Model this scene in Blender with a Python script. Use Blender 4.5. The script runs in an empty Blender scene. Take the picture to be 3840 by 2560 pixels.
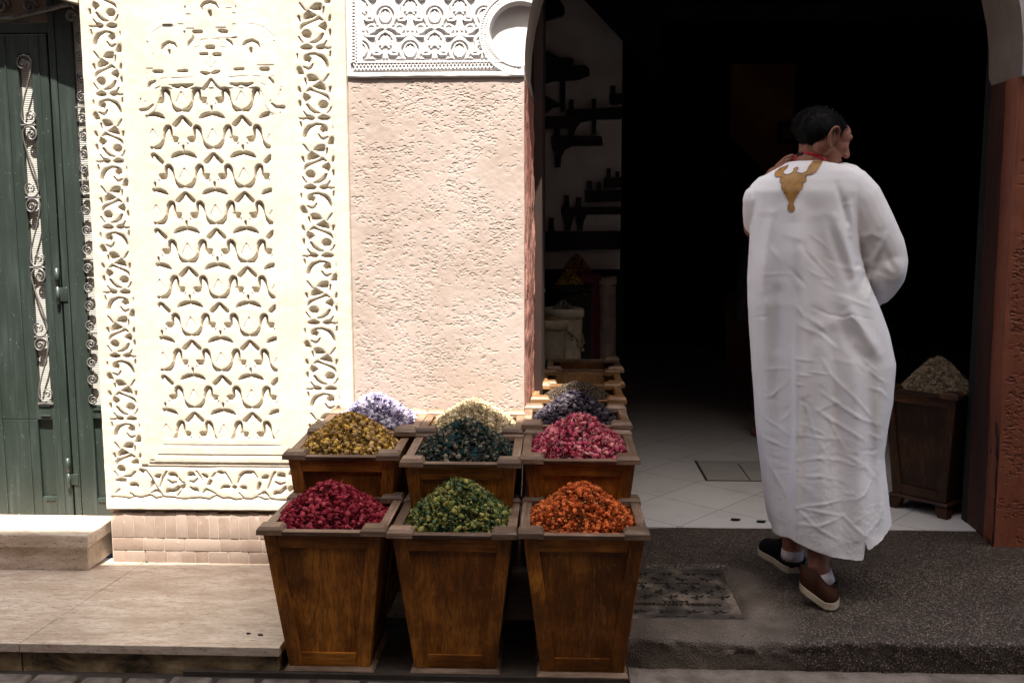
import bpy, bmesh, math, random
import numpy as np
from mathutils import Vector, Matrix, noise as mnoise
from mathutils.bvhtree import BVHTree
from mathutils.geometry import delaunay_2d_cdt

random.seed(7); RNG = np.random.default_rng(7)
SC = bpy.context.scene
COL = SC.collection
R = math.radians

# ------------------------------------------------------------------ camera (35 mm on full frame, eye height, looking slightly down and left)
CF, CP, CYAW, CROLL, CH = 3733.0, R(7.2), R(2.5), R(-.1), 1.46
_fw = np.array([-math.sin(CYAW)*math.cos(CP), math.cos(CYAW)*math.cos(CP), -math.sin(CP)])
_r0 = np.array([math.cos(CYAW), math.sin(CYAW), 0.]); _u0 = np.cross(_r0, _fw)
_r = _r0*math.cos(CROLL)+_u0*math.sin(CROLL); _u = -_r0*math.sin(CROLL)+_u0*math.cos(CROLL)
CC = np.array([0, 0, CH])
def ray(x, y): return _fw+(x-1920)/CF*_r-(y-1280)/CF*_u
def at(x, y, Y):
    d = ray(x, y); p = CC+d*Y/d[1]; return Vector(p)
def atz(x, y, z):
    d = ray(x, y); p = CC+d*(z-CH)/d[2]; return Vector(p)
def xz(x, y, Y=4.0):
    p = at(x, y, Y); return (p.x, p.z)
cam = bpy.data.cameras.new('camera'); camo = bpy.data.objects.new('camera', cam); COL.objects.link(camo)
cam.lens = 35; cam.sensor_width = 36; cam.clip_start = .05; cam.clip_end = 500
M = Matrix((( _r[0], _u[0], -_fw[0]), (_r[1], _u[1], -_fw[1]), (_r[2], _u[2], -_fw[2]))).to_4x4()
M.translation = Vector(CC); camo.matrix_world = M
SC.camera = camo

# ------------------------------------------------------------------ object helpers
def tag(o, label=None, cat=None, group=None, kind=None):
    if label: o['label'] = label
    if cat: o['category'] = cat
    if group: o['group'] = group
    if kind: o['kind'] = kind
    return o
def thing(name, label, cat, loc=(0, 0, 0), rz=0, group=None):
    o = bpy.data.objects.new(name, None); COL.objects.link(o)
    o.location = loc; o.rotation_euler = (0, 0, rz); o.empty_display_size = .1
    return tag(o, label, cat, group)
def link(name, me, mat, parent=None, smooth=False):
    o = bpy.data.objects.new(name, me); COL.objects.link(o)
    if mat is not None:
        for m in (mat if isinstance(mat, (list, tuple)) else [mat]): me.materials.append(m)
    if parent is not None: o.parent = parent
    if smooth: me.shade_smooth()
    return o
class MB:
    """collects shapes, then links them as one mesh object"""
    def __init__(s): s.v = []; s.f = []; s.m = []
    def add(s, vs, fs, m=0):
        n = len(s.v); s.v += [tuple(v) for v in vs]; s.f += [tuple(i+n for i in f) for f in fs]; s.m += [m]*len(fs); return s
    def box(s, a, b, m=0, bev=0):
        (x0, y0, z0), (x1, y1, z1) = a, b
        return s.hexa([(x0, y0, z0), (x1, y0, z0), (x1, y1, z0), (x0, y1, z0)], [(x0, y0, z1), (x1, y0, z1), (x1, y1, z1), (x0, y1, z1)], m, bev)
    def hexa(s, bot, top, m=0, bev=0):
        if bev > 0:
            bm = bmesh.new()
            vs = [bm.verts.new(p) for p in list(bot)+list(top)]
            for f in ((0, 3, 2, 1), (4, 5, 6, 7), (0, 1, 5, 4), (1, 2, 6, 5), (2, 3, 7, 6), (3, 0, 4, 7)): bm.faces.new([vs[i] for i in f])
            bmesh.ops.bevel(bm, geom=bm.edges[:], offset=bev, segments=2, affect='EDGES', profile=.6)
            bm.verts.index_update()
            r = s.add([v.co[:] for v in bm.verts], [[v.index for v in f.verts] for f in bm.faces], m); bm.free(); return r
        return s.add(list(bot)+list(top), [(0, 3, 2, 1), (4, 5, 6, 7), (0, 1, 5, 4), (1, 2, 6, 5), (2, 3, 7, 6), (3, 0, 4, 7)], m)
    def tube(s, pts, r, n=8, m=0, cap=True, flat=1.0):
        pts = [Vector(p) for p in pts]; k = len(pts)
        rs = r if isinstance(r, (list, tuple)) else [r]*k
        base = len(s.v); up = None; rings = []
        for i, p in enumerate(pts):
            t = (pts[min(i+1, k-1)]-pts[max(i-1, 0)])
            if t.length < 1e-9: t = Vector((0, 0, 1))
            t.normalize()
            if up is None: up = t.orthogonal().normalized()
            up = (up-t*up.dot(t));
            if up.length < 1e-6: up = t.orthogonal()
            up.normalize(); w = t.cross(up)
            rings.append([p+(up*math.cos(2*math.pi*j/n)+w*math.sin(2*math.pi*j/n)*flat)*rs[i] for j in range(n)])
        vs = [v for q in rings for v in q]; fs = []
        for i in range(k-1):
            for j in range(n): fs.append((i*n+j, i*n+(j+1) % n, (i+1)*n+(j+1) % n, (i+1)*n+j))
        if cap: fs.append(tuple(range(n))[::-1]); fs.append(tuple((k-1)*n+j for j in range(n)))
        return s.add(vs, fs, m)
    def prism(s, poly, y0, y1, m=0, axis='y'):
        """polygon (x,z) pushed from y0 (near) to y1, or (x,y) polygon from z0 to z1"""
        n = len(poly)
        A = sum(poly[i][0]*poly[(i+1) % n][1]-poly[(i+1) % n][0]*poly[i][1] for i in range(n))
        if A < 0: poly = poly[::-1]
        if axis == 'y':
            vs = [(a, y0, b) for a, b in poly]+[(a, y1, b) for a, b in poly]
            fs = [tuple(range(n)), tuple(range(n, 2*n))[::-1]]+[(i, i+n, (i+1) % n+n, (i+1) % n) for i in range(n)]
        else:
            vs = [(a, b, y0) for a, b in poly]+[(a, b, y1) for a, b in poly]
            fs = [tuple(range(n))[::-1], tuple(range(n, 2*n))]+[(i, (i+1) % n, (i+1) % n+n, i+n) for i in range(n)]
        return s.add(vs, fs, m)
    def lathe(s, prof, c=(0, 0, 0), n=24, m=0, wob=0):
        vs = []; k = len(prof)
        for i, (r, z) in enumerate(prof):
            for j in range(n):
                a = 2*math.pi*j/n; q = r*(1+wob*mnoise.noise(Vector((math.cos(a)*1.3, math.sin(a)*1.3, z*6+c[0]*7))))
                vs.append((c[0]+q*math.cos(a), c[1]+q*math.sin(a), c[2]+z))
        fs = [(i*n+j, i*n+(j+1) % n, (i+1)*n+(j+1) % n, (i+1)*n+j) for i in range(k-1) for j in range(n)]
        fs.append(tuple(range(n))[::-1]); fs.append(tuple((k-1)*n+j for j in range(n)))
        return s.add(vs, fs, m)
    def build(s, name, mat, parent=None, smooth=False, bevel=0):
        me = bpy.data.meshes.new(name); me.from_pydata(s.v, [], s.f); me.validate()
        o = link(name, me, mat, parent, smooth)
        if any(s.m) and len(me.polygons) == len(s.m): me.polygons.foreach_set('material_index', s.m)
        if bevel:
            b = o.modifiers.new('bevel', 'BEVEL'); b.width = bevel; b.segments = 2; b.limit_method = 'ANGLE'; b.angle_limit = R(40)
        return o
def grid_mesh(name, P, mat, parent=None, smooth=False, flip=False):
    """P: (rows, cols, 3) numpy array"""
    r, c = P.shape[:2]; me = bpy.data.meshes.new(name)
    me.vertices.add(r*c); me.vertices.foreach_set('co', P.reshape(-1).astype(np.float32))
    i = np.arange((r-1)*(c-1)); a = (i//(c-1))*c+i % (c-1)
    q = np.stack([a, a+1, a+c+1, a+c], 1) if not flip else np.stack([a, a+c, a+c+1, a+1], 1)
    me.loops.add(q.size); me.loops.foreach_set('vertex_index', q.reshape(-1).astype(np.int32))
    me.polygons.add(len(q)); me.polygons.foreach_set('loop_start', (np.arange(len(q))*4).astype(np.int32))
    me.update(calc_edges=True); me.validate()
    return link(name, me, mat, parent, smooth)
def fnoise(X, Y, seed=0, s=1.0, oct=3):
    """cheap smooth value noise on numpy arrays"""
    out = np.zeros_like(X, dtype=float); amp = 1; tot = 0
    for o in range(oct):
        rg = np.random.default_rng(seed+o*17); T = rg.random((64, 64))
        a = X*s*2**o+seed*3.1; b = Y*s*2**o+seed*1.7
        ia = np.floor(a).astype(int); ib = np.floor(b).astype(int); fa = a-ia; fb = b-ib
        fa = fa*fa*(3-2*fa); fb = fb*fb*(3-2*fb)
        g = lambda i, j: T[i % 64, j % 64]
        out += amp*((g(ia, ib)*(1-fa)+g(ia+1, ib)*fa)*(1-fb)+(g(ia, ib+1)*(1-fa)+g(ia+1, ib+1)*fa)*fb-.5)*2
        tot += amp; amp *= .5
    return out/tot

# ------------------------------------------------------------------ materials
def new_mat(name):
    m = bpy.data.materials.new(name); m.use_nodes = True; nt = m.node_tree
    return m, nt, nt.nodes['Principled BSDF']
def coords(nt, scale=(1, 1, 1), kind='Object', rnd=False):
    tc = nt.nodes.new('ShaderNodeTexCoord'); mp = nt.nodes.new('ShaderNodeMapping')
    nt.links.new(tc.outputs[kind], mp.inputs['Vector']); mp.inputs['Scale'].default_value = scale
    if rnd:
        oi = nt.nodes.new('ShaderNodeObjectInfo'); mul = nt.nodes.new('ShaderNodeVectorMath'); mul.operation = 'SCALE'
        mul.inputs[0].default_value = (13, 7, 21); nt.links.new(oi.outputs['Random'], mul.inputs['Scale']); nt.links.new(mul.outputs[0], mp.inputs['Location'])
    return mp.outputs['Vector']
def ntex(nt, vec, scale, detail=4, rough=.55, dist=0):
    n = nt.nodes.new('ShaderNodeTexNoise'); n.inputs['Scale'].default_value = scale; n.inputs['Detail'].default_value = detail
    n.inputs['Roughness'].default_value = rough; n.inputs['Distortion'].default_value = dist; nt.links.new(vec, n.inputs['Vector']); return n.outputs['Fac']
def vtex(nt, vec, scale, feature='F1', out='Distance', rand=1):
    n = nt.nodes.new('ShaderNodeTexVoronoi'); n.feature = feature; n.inputs['Scale'].default_value = scale; n.inputs['Randomness'].default_value = rand
    nt.links.new(vec, n.inputs['Vector']); return n.outputs[out]
def ramp(nt, fac, stops, interp='LINEAR'):
    r = nt.nodes.new('ShaderNodeValToRGB'); r.color_ramp.interpolation = interp; e = r.color_ramp.elements
    while len(e) < len(stops): e.new(.5)
    for k, (p, c) in enumerate(stops):
        e[k].position = p; e[k].color = (*c, 1) if isinstance(c, (tuple, list)) else (c, c, c, 1)
    nt.links.new(fac, r.inputs['Fac']); return r.outputs['Color']
def mixc(nt, fac, a, b, mode='MIX'):
    n = nt.nodes.new('ShaderNodeMix'); n.data_type = 'RGBA'; n.blend_type = mode
    for s, v in ((n.inputs[0], fac), (n.inputs[6], a), (n.inputs[7], b)):
        if isinstance(v, bpy.types.NodeSocket): nt.links.new(v, s)
        elif isinstance(v, (tuple, list)): s.default_value = (*v, 1)
        else: s.default_value = v
    return n.outputs[2]
def bump(nt, b, height, strength=.3, dist=.01, prev=None):
    n = nt.nodes.new('ShaderNodeBump'); n.inputs['Strength'].default_value = strength; n.inputs['Distance'].default_value = dist
    nt.links.new(height, n.inputs['Height'])
    if prev is not None: nt.links.new(prev, n.inputs['Normal'])
    nt.links.new(n.outputs['Normal'], b.inputs['Normal']); return n.outputs['Normal']
def attr(nt, name):
    n = nt.nodes.new('ShaderNodeAttribute'); n.attribute_name = name; return n
def simple(name, c1, c2=None, rough=.7, scale=8, stretch=(1, 1, 1), bs=0, bscale=60, bd=.004, metal=0, spec=.5, rnd=False, detail=5):
    m, nt, b = new_mat(name); v = coords(nt, stretch, rnd=rnd)
    c2 = c2 or tuple(x*.8 for x in c1)
    nt.links.new(ramp(nt, ntex(nt, v, scale, detail), [(.38, c2), (.62, c1)]), b.inputs['Base Color'])
    b.inputs['Roughness'].default_value = rough; b.inputs['Metallic'].default_value = metal; b.inputs['Specular IOR Level'].default_value = spec
    if bs: bump(nt, b, ntex(nt, v, bscale, 4), bs, bd)
    return m

def wood(name, ca, cb, cc, axis, wear=None):
    """ca dark stain, cb body, cc light: long streaks along the grain, cathedral lines, blotches, worn spots"""
    m, nt, b = new_mat(name)
    st = {'z': (1, 1, .055), 'x': (.055, 1, 1), 'y': (1, .055, 1)}[axis]
    v = coords(nt, st, rnd=True); v2 = coords(nt, (1, 1, 1), rnd=True)
    streak = ntex(nt, v, 34, 6, .62, .4); fine = ntex(nt, v, 190, 3, .6); blot = ntex(nt, v2, 5, 4, .55); cat = ntex(nt, v, 7, 2, .5, 2.2)
    sn = nt.nodes.new('ShaderNodeMath'); sn.operation = 'MULTIPLY'; sn.inputs[1].default_value = 95; nt.links.new(cat, sn.inputs[0])
    s2 = nt.nodes.new('ShaderNodeMath'); s2.operation = 'SINE'; nt.links.new(sn.outputs[0], s2.inputs[0])
    c = ramp(nt, blot, [(.40, tuple((x+y)/2 for x, y in zip(ca, cb))), (.5, cb), (.60, cc)])
    c = mixc(nt, ramp(nt, streak, [(.41, .45), (.54, 0.)]), c, ca)
    c = mixc(nt, ramp(nt, s2.outputs[0], [(.55, 0.), (.98, .42)]), c, ca)
    c = mixc(nt, ramp(nt, fine, [(.40, .4), (.52, 0.)]), c, tuple(x*.8 for x in ca))
    big = ntex(nt, v2, 2.4, 2, .5); c = mixc(nt, ramp(nt, big, [(.40, .65), (.50, 0.)]), c, tuple(x*.85 for x in ca))
    oi = nt.nodes.new('ShaderNodeObjectInfo')
    mr = nt.nodes.new('ShaderNodeMapRange'); mr.inputs['To Min'].default_value = .72; mr.inputs['To Max'].default_value = 1.25; nt.links.new(oi.outputs['Random'], mr.inputs['Value'])
    hs = nt.nodes.new('ShaderNodeHueSaturation'); nt.links.new(mr.outputs[0], hs.inputs['Value']); nt.links.new(c, hs.inputs['Color']); c = hs.outputs[0]
    if wear:
        w = ntex(nt, v2, 30, 5, .7); w3 = ntex(nt, v, 60, 4, .7)
        c = mixc(nt, ramp(nt, w, [(.60, 0.), (.68, .35)]), c, wear); c = mixc(nt, ramp(nt, w3, [(.58, 0.), (.66, .4)]), c, wear)
    nt.links.new(c, b.inputs['Base Color']); b.inputs['Roughness'].default_value = .5; b.inputs['Specular IOR Level'].default_value = .35
    n1 = bump(nt, b, fine, .5, .0015); bump(nt, b, streak, .5, .003, n1)
    return m
WOODS = {a: wood('stained_wood_'+a, (.070, .020, .0018), (.30, .100, .011), (.50, .19, .024), a, wear=(.40, .18, .05)) for a in 'xz'}
RIMW = {a: wood('weathered_rim_wood_'+a, (.105, .062, .038), (.215, .135, .088), (.31, .205, .14), a, wear=(.40, .29, .22)) for a in 'xy'}
PALEW = {a: wood('pale_box_wood_'+a, (.13, .058, .02), (.22, .11, .043), (.30, .165, .07), a, wear=(.42, .28, .15)) for a in 'xyz'}
SHADEW = {a: wood('shaded_box_wood_'+a, (.018, .006, .002), (.045, .015, .004), (.09, .033, .009), a, wear=(.14, .06, .02)) for a in 'xyz'}  # the box wood darkened to imitate the shade inside the doorway
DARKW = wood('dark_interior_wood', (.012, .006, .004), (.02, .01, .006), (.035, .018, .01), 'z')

def plaster(name, c, c2, grain=.25, stain=(.42, .33, .22), amt=.35):
    m, nt, b = new_mat(name); v = coords(nt, (1, 1, 1), 'Object')
    a = ntex(nt, v, 3.5, 5, .6); f = ntex(nt, v, 60, 4, .6); g = ntex(nt, v, 14, 6, .7)
    col = ramp(nt, a, [(.38, c2), (.62, c)])
    col = mixc(nt, ramp(nt, g, [(.58, 0.), (.75, amt)]), col, stain)
    nt.links.new(col, b.inputs['Base Color']); b.inputs['Roughness'].default_value = .85; b.inputs['Specular IOR Level'].default_value = .2
    n1 = bump(nt, b, f, grain, .0015); bump(nt, b, g, grain*.8, .003, n1); return m
M_CREAM = plaster('cream_plaster', (.62, .56, .465), (.56, .50, .405), .35, (.6, .48, .3), .3)
M_WHITE = plaster('white_plaster', (.64, .62, .61), (.57, .545, .535), .25, (.55, .5, .42), .25)
M_PINK = plaster('pink_stucco', (.42, .345, .308), (.36, .285, .245), .5, (.28, .15, .10), .3)
def mat_terracotta():
    m, nt, b = new_mat('terracotta_stucco'); v = coords(nt)
    a = ntex(nt, v, 4, 5, .6); g = ntex(nt, coords(nt, (6, 6, .8)), 6, 5, .7)
    col = ramp(nt, a, [(.3, (.17, .045, .02)), (.7, (.27, .08, .036))])
    col = mixc(nt, ramp(nt, g, [(.5, 0.), (.7, .5)]), col, (.11, .025, .012))
    nt.links.new(col, b.inputs['Base Color']); b.inputs['Roughness'].default_value = .6
    n1 = bump(nt, b, ntex(nt, v, 70, 4), .4, .002)
    vo = nt.nodes.new('ShaderNodeTexVoronoi'); vo.feature = 'DISTANCE_TO_EDGE'; vo.inputs['Scale'].default_value = 45; nt.links.new(coords(nt, (1, 1, 1.3)), vo.inputs['Vector'])
    return m
M_TERRA = mat_terracotta()
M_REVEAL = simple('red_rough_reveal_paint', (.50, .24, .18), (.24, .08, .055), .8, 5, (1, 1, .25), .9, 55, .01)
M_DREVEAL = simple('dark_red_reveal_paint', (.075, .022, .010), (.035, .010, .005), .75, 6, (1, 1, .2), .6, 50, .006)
def mat_green():
    m, nt, b = new_mat('green_door_paint'); v = coords(nt)
    st = ntex(nt, coords(nt, (9, 9, .7)), 5, 4, .6); sp = ntex(nt, v, 120, 2, .5); sp2 = ntex(nt, v, 24, 6, .75); big = ntex(nt, v, 3, 3)
    c = ramp(nt, big, [(.3, (.017, .026, .020)), (.7, (.028, .038, .033))])
    c = mixc(nt, ramp(nt, st, [(.5, 0.), (.75, .4)]), c, (.075, .095, .088))
    vz = vtex(nt, v, 60); spk = ramp(nt, vz, [(.05, .9), (.11, 0.)])
    msk = ramp(nt, sp2, [(.48, 0.), (.62, 1.)])
    mm = nt.nodes.new('ShaderNodeMath'); mm.operation = 'MULTIPLY'; nt.links.new(spk, mm.inputs[0]); nt.links.new(msk, mm.inputs[1])
    c = mixc(nt, mm.outputs[0], c, (.5, .52, .47))
    c = mixc(nt, ramp(nt, sp2, [(.66, 0.), (.74, .7)]), c, (.30, .32, .28))
    nt.links.new(c, b.inputs['Base Color']); b.inputs['Roughness'].default_value = .42
    bump(nt, b, sp2, .15, .002); return m
M_GREEN = mat_green()
M_IRON = simple('painted_iron', (.19, .18, .17), (.10, .095, .09), .4, 30, bs=.2, metal=.3)
def mat_ribbed():
    m, nt, b = new_mat('ribbed_glass'); v = coords(nt)
    w = nt.nodes.new('ShaderNodeTexWave'); w.bands_direction = 'Z'; w.inputs['Scale'].default_value = 40; w.inputs['Distortion'].default_value = .1
    nt.links.new(v, w.inputs['Vector'])
    nt.links.new(ramp(nt, w.outputs['Fac'], [(.1, (.26, .24, .21)), (.6, (.60, .57, .52))]), b.inputs['Base Color'])
    b.inputs['Roughness'].default_value = .3; bump(nt, b, w.outputs['Fac'], .35, .003); return m
M_RIB = mat_ribbed()
def mat_marble():
    m, nt, b = new_mat('travertine_slab'); v = coords(nt, (1, 2.4, 2.4)); v1 = coords(nt, (1, 3.4, 3.4))
    a = ntex(nt, v, 4, 9, .72, .6); g = ntex(nt, v1, 12, 9, .8, .5); p = ntex(nt, coords(nt, (1, 3, 3)), 34, 6, .8)
    c = ramp(nt, a, [(.36, (.42, .33, .25)), (.5, (.57, .475, .38)), (.62, (.68, .59, .50))])
    c = mixc(nt, ramp(nt, g, [(.50, 0.), (.58, .6)]), c, (.40, .26, .19))
    c = mixc(nt, ramp(nt, p, [(.555, 0.), (.61, .8)]), c, (.16, .115, .075))
    d = ntex(nt, coords(nt), 2.2, 5, .6); c = mixc(nt, ramp(nt, d, [(.55, 0.), (.75, .4)]), c, (.33, .27, .19))
    nt.links.new(c, b.inputs['Base Color']); b.inputs['Roughness'].default_value = .42; b.inputs['Specular IOR Level'].default_value = .4
    bump(nt, b, p, .3, .002); return m
M_MARBLE = mat_marble()
def mat_riser():
    m, nt, b = new_mat('stained_travertine_edge'); v = coords(nt, (1, 1, 1.6))
    a = ntex(nt, v, 7, 8, .7, .4); g = ntex(nt, v, 16, 6, .7)
    c = ramp(nt, a, [(.38, (.045, .03, .015)), (.5, (.22, .15, .075)), (.66, (.42, .32, .19))])
    c = mixc(nt, ramp(nt, g, [(.6, 0.), (.7, .7)]), c, (.05, .035, .02))
    nt.links.new(c, b.inputs['Base Color']); b.inputs['Roughness'].default_value = .6; bump(nt, b, a, .4, .005); return m
M_RISER = mat_riser()
def mat_aggregate():
    m, nt, b = new_mat('exposed_aggregate'); v = coords(nt)
    col = vtex(nt, v, 185, out='Color'); ds = vtex(nt, v, 185)
    bw = nt.nodes.new('ShaderNodeRGBToBW'); nt.links.new(col, bw.inputs[0])
    c = ramp(nt, bw.outputs[0], [(.2, (.025, .018, .013)), (.45, (.07, .052, .04)), (.66, (.15, .115, .09)), (.88, (.34, .28, .22))])
    c = mixc(nt, ramp(nt, ds, [(.35, 0.), (.6, .85)]), c, (.03, .022, .016))
    pz = ntex(nt, v, 230, 2, .5); c2b = vtex(nt, v, 110)
    cem = ramp(nt, ntex(nt, v, 9, 5), [(.3, (.13, .10, .08)), (.7, (.22, .18, .145))])
    cem = mixc(nt, ramp(nt, c2b, [(.16, .9), (.3, 0.)]), cem, (.03, .022, .016))
    at_ = attr(nt, 'patch'); c = mixc(nt, at_.outputs['Fac'], c, cem)
    big = ntex(nt, v, 3, 5, .6); c = mixc(nt, ramp(nt, big, [(.35, .45), (.6, 0.)]), c, (.022, .015, .01))
    nt.links.new(c, b.inputs['Base Color']); b.inputs['Roughness'].default_value = .6; b.inputs['Specular IOR Level'].default_value = .35
    n1 = bump(nt, b, ds, .7, .004); bump(nt, b, pz, .3, .002, n1); return m
M_AGG = mat_aggregate()
def mat_tiles():
    m, nt, b = new_mat('white_floor_tile'); tc = nt.nodes.new('ShaderNodeTexCoord'); mp = nt.nodes.new('ShaderNodeMapping')
    nt.links.new(tc.outputs['Object'], mp.inputs['Vector']); mp.inputs['Rotation'].default_value = (0, 0, R(-50)); mp.inputs['Location'].default_value = (TILE_OFF[0], TILE_OFF[1], 0)
    br = nt.nodes.new('ShaderNodeTexBrick'); br.offset = 0; br.squash = 1; br.inputs['Scale'].default_value = 1; br.inputs['Brick Width'].default_value = .33; br.inputs['Row Height'].default_value = .33
    br.inputs['Mortar Size'].default_value = .0016; br.inputs['Mortar Smooth'].default_value = .2
    nt.links.new(mp.outputs[0], br.inputs['Vector'])
    for i, c in ((1, (.74, .71, .68)), (2, (.70, .67, .64)), (3, (.06, .045, .035))): br.inputs[i].default_value = (*c, 1)
    v = tc.outputs['Object']; d = ntex(nt, v, 6, 6, .65); sp = ntex(nt, v, 60, 4, .7)
    c = mixc(nt, ramp(nt, d, [(.5, 0.), (.8, .35)]), br.outputs['Color'], (.33, .29, .25))
    c = mixc(nt, ramp(nt, sp, [(.68, 0.), (.76, .6)]), c, (.2, .15, .11))
    nt.links.new(c, b.inputs['Base Color']); b.inputs['Roughness'].default_value = .35
    return m
TILE_OFF = (.06, .02)
M_TILE = mat_tiles()
M_COB = simple('street_cobble', (.16, .13, .11), (.07, .055, .045), .75, 14, bs=.5, bscale=70, bd=.006, rnd=False)
M_DIRT = simple('joint_dirt', (.05, .036, .026), (.03, .022, .016), .9, 20, bs=.4)
M_GUTTER = simple('gutter_concrete', (.22, .18, .15), (.12, .095, .075), .85, 12, bs=.8, bscale=50, bd=.01)
def mat_brick():
    m, nt, b = new_mat('worn_pink_brick'); v = coords(nt)
    a = ntex(nt, v, 12, 6, .65); g = ntex(nt, v, 40, 5, .7); oi = attr(nt, 'tone')
    c = ramp(nt, a, [(.3, (.21, .145, .11)), (.7, (.31, .225, .18))])
    c = mixc(nt, oi.outputs['Fac'], c, (.36, .28, .23)); c = mixc(nt, ramp(nt, g, [(.6, 0.), (.75, .5)]), c, (.6, .5, .42))
    nt.links.new(c, b.inputs['Base Color']); b.inputs['Roughness'].default_value = .75; bump(nt, b, g, .3, .003); return m
M_BRICK = mat_brick()
M_MORTAR = simple('pale_mortar', (.50, .42, .35), (.36, .29, .23), .9, 20, bs=.3)
M_IWALL = simple('pale_shop_wall', (.85, .83, .80), (.70, .67, .63), .85, 4, bs=.2)
M_BACK = simple('dark_brown_shop_wall', (.42, .20, .08), (.30, .14, .05), .9, 3)
M_BLACK = simple('shade_black_wall', (.015, .013, .012), (.008, .007, .007), .95, 3)  # near black stands in for the unlit depth of the shop
M_CAST = None
def mat_cast():
    m, nt, b = new_mat('cast_iron_cover'); v = coords(nt)
    d = ntex(nt, v, 7, 5, .65); g = ntex(nt, v, 60, 4)
    c = ramp(nt, d, [(.40, (.05, .042, .036)), (.52, (.11, .09, .075)), (.64, (.30, .24, .19))])
    nt.links.new(c, b.inputs['Base Color']); b.inputs['Roughness'].default_value = .5; b.inputs['Metallic'].default_value = .25; bump(nt, b, g, .3, .002); return m
M_CAST = mat_cast()
M_PIT = simple('black_recess', (.012, .009, .007), (.006, .005, .004), .9, 10)
# ================================================================== ground
def surf_left(y): return .082-.082*max(0, min(1, (y-3.02)/1.03))
def surf_right(y): return .105+.016*max(0, min(1, (y-3.1)/1.1))
st = MB(); st.box((-60, -60, -.3), (60, 2.2, -.006)); st.box((-60, 2.2, -.3), (60, 60, -.018)); st.box((-1.2, 3.016, -.1), (.26, 3.6, -.0015))
street = st.build('street', M_DIRT); tag(street, kind='structure')
cb = MB(); yy = 1.2; row = 0
while yy < 3.0:
    d = .105; xx = -3.4+(row % 2)*.08
    while xx < 3.6:
        w = random.uniform(.13, .19)
        if yy+d < 2.985 or xx+w < .24:
            y1 = min(yy+d-.008, 3.012)
            if y1-yy > .03:
                t = random.uniform(-.004, .005)
                cb.hexa([(xx, yy, -.05), (xx+w-.012, yy, -.05), (xx+w-.012, y1, -.05), (xx, y1, -.05)],
                        [(xx+.004, yy+.004, t), (xx+w-.016, yy+.004, t+random.uniform(-.003, .003)), (xx+w-.016, y1-.004, t), (xx+.004, y1-.004, t+random.uniform(-.003, .003))], bev=.012)
        xx += w
    yy += d; row += 1
cobbles = cb.build('cobblestones', M_COB, None, True); tag(cobbles, kind='structure')
# gutter strip of rough concrete below the dark kerb
gx = np.arange(.24, 4.6, .02); gy = np.linspace(2.975, 3.13, 10)
GX, GY = np.meshgrid(gx, gy); GZ = .002+.004*fnoise(GX, GY, 3, 12, 4)-.03*np.clip((2.985-GY)/.01, 0, 1)
gut = grid_mesh('gutter', np.stack([GX, GY, GZ], -1), M_GUTTER, None, True); tag(gut, kind='structure')
# dark aggregate pavement before the shop (kerb face, rounded nose, top), notched where the front row of boxes stands on the street
def dark_pavement():
    xs = np.concatenate([np.arange(-.06, 2.2, .0125), np.arange(2.2, 6, .05)])
    prof = [(0, -.02)]+[(0, z) for z in np.linspace(0, .085, 9)]
    prof += [(.018*(1-math.cos(a)), .085+.020*math.sin(a)) for a in np.linspace(.2, math.pi/2, 6)]
    prof += [(d, None) for d in np.arange(.03, 1.1, .0125)]+[(1.105, None)]
    P = np.zeros((len(prof), len(xs), 3))
    for i, (d, z) in enumerate(prof):
        y = 3.092+d
        P[i, :, 0] = xs; P[i, :, 1] = y; P[i, :, 2] = surf_right(y) if z is None else z
    n = fnoise(P[..., 0]+P[..., 2], P[..., 1]+P[..., 2], 5, 30, 3); n2 = fnoise(P[..., 0], P[..., 1], 9, 5, 3)
    rough = np.where(np.arange(len(prof)) < 22, 1.0, .25)[:, None]
    P[..., 1] -= rough*.006*n; P[..., 2] += np.where(np.arange(len(prof))[:, None] > 9, .0016*n+.003*n2, 0)
    # chipped nose left of the step
    k = np.exp(-((P[..., 0]-.62)/.22)**2)*np.exp(-((P[..., 1]-3.10)/.03)**2); P[..., 2] -= .012*k*(P[..., 2] > .07)
    # shallow pit that holds the cast iron cover
    inside = (P[..., 0] > .235) & (P[..., 0] < .655) & (P[..., 1] > 3.252) & (P[..., 1] < 3.752)
    P[..., 2] = np.where(inside, .088, P[..., 2])
    o = grid_mesh('dark_pavement', P, M_AGG, None, True)
    X, Y = P[..., 0], P[..., 1]
    dx = np.maximum(np.maximum(.15-X, X-.72), 0); dy = np.maximum(np.maximum(3.12-Y, Y-3.62), 0)
    m = 1-np.clip((np.hypot(dx, dy*.8)+.06*fnoise(X, Y, 31, 9, 4))/.11, 0, 1)
    m = np.maximum(m, .45*np.clip(fnoise(X, Y, 77, 4, 3)*2.2, 0, 1)*(X > .9)*(Y < 3.4))
    a = o.data.attributes.new('patch', 'FLOAT', 'POINT'); a.data.foreach_set('value', m.reshape(-1).astype(np.float32))
    return tag(o, kind='structure')
pav = dark_pavement()
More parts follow.
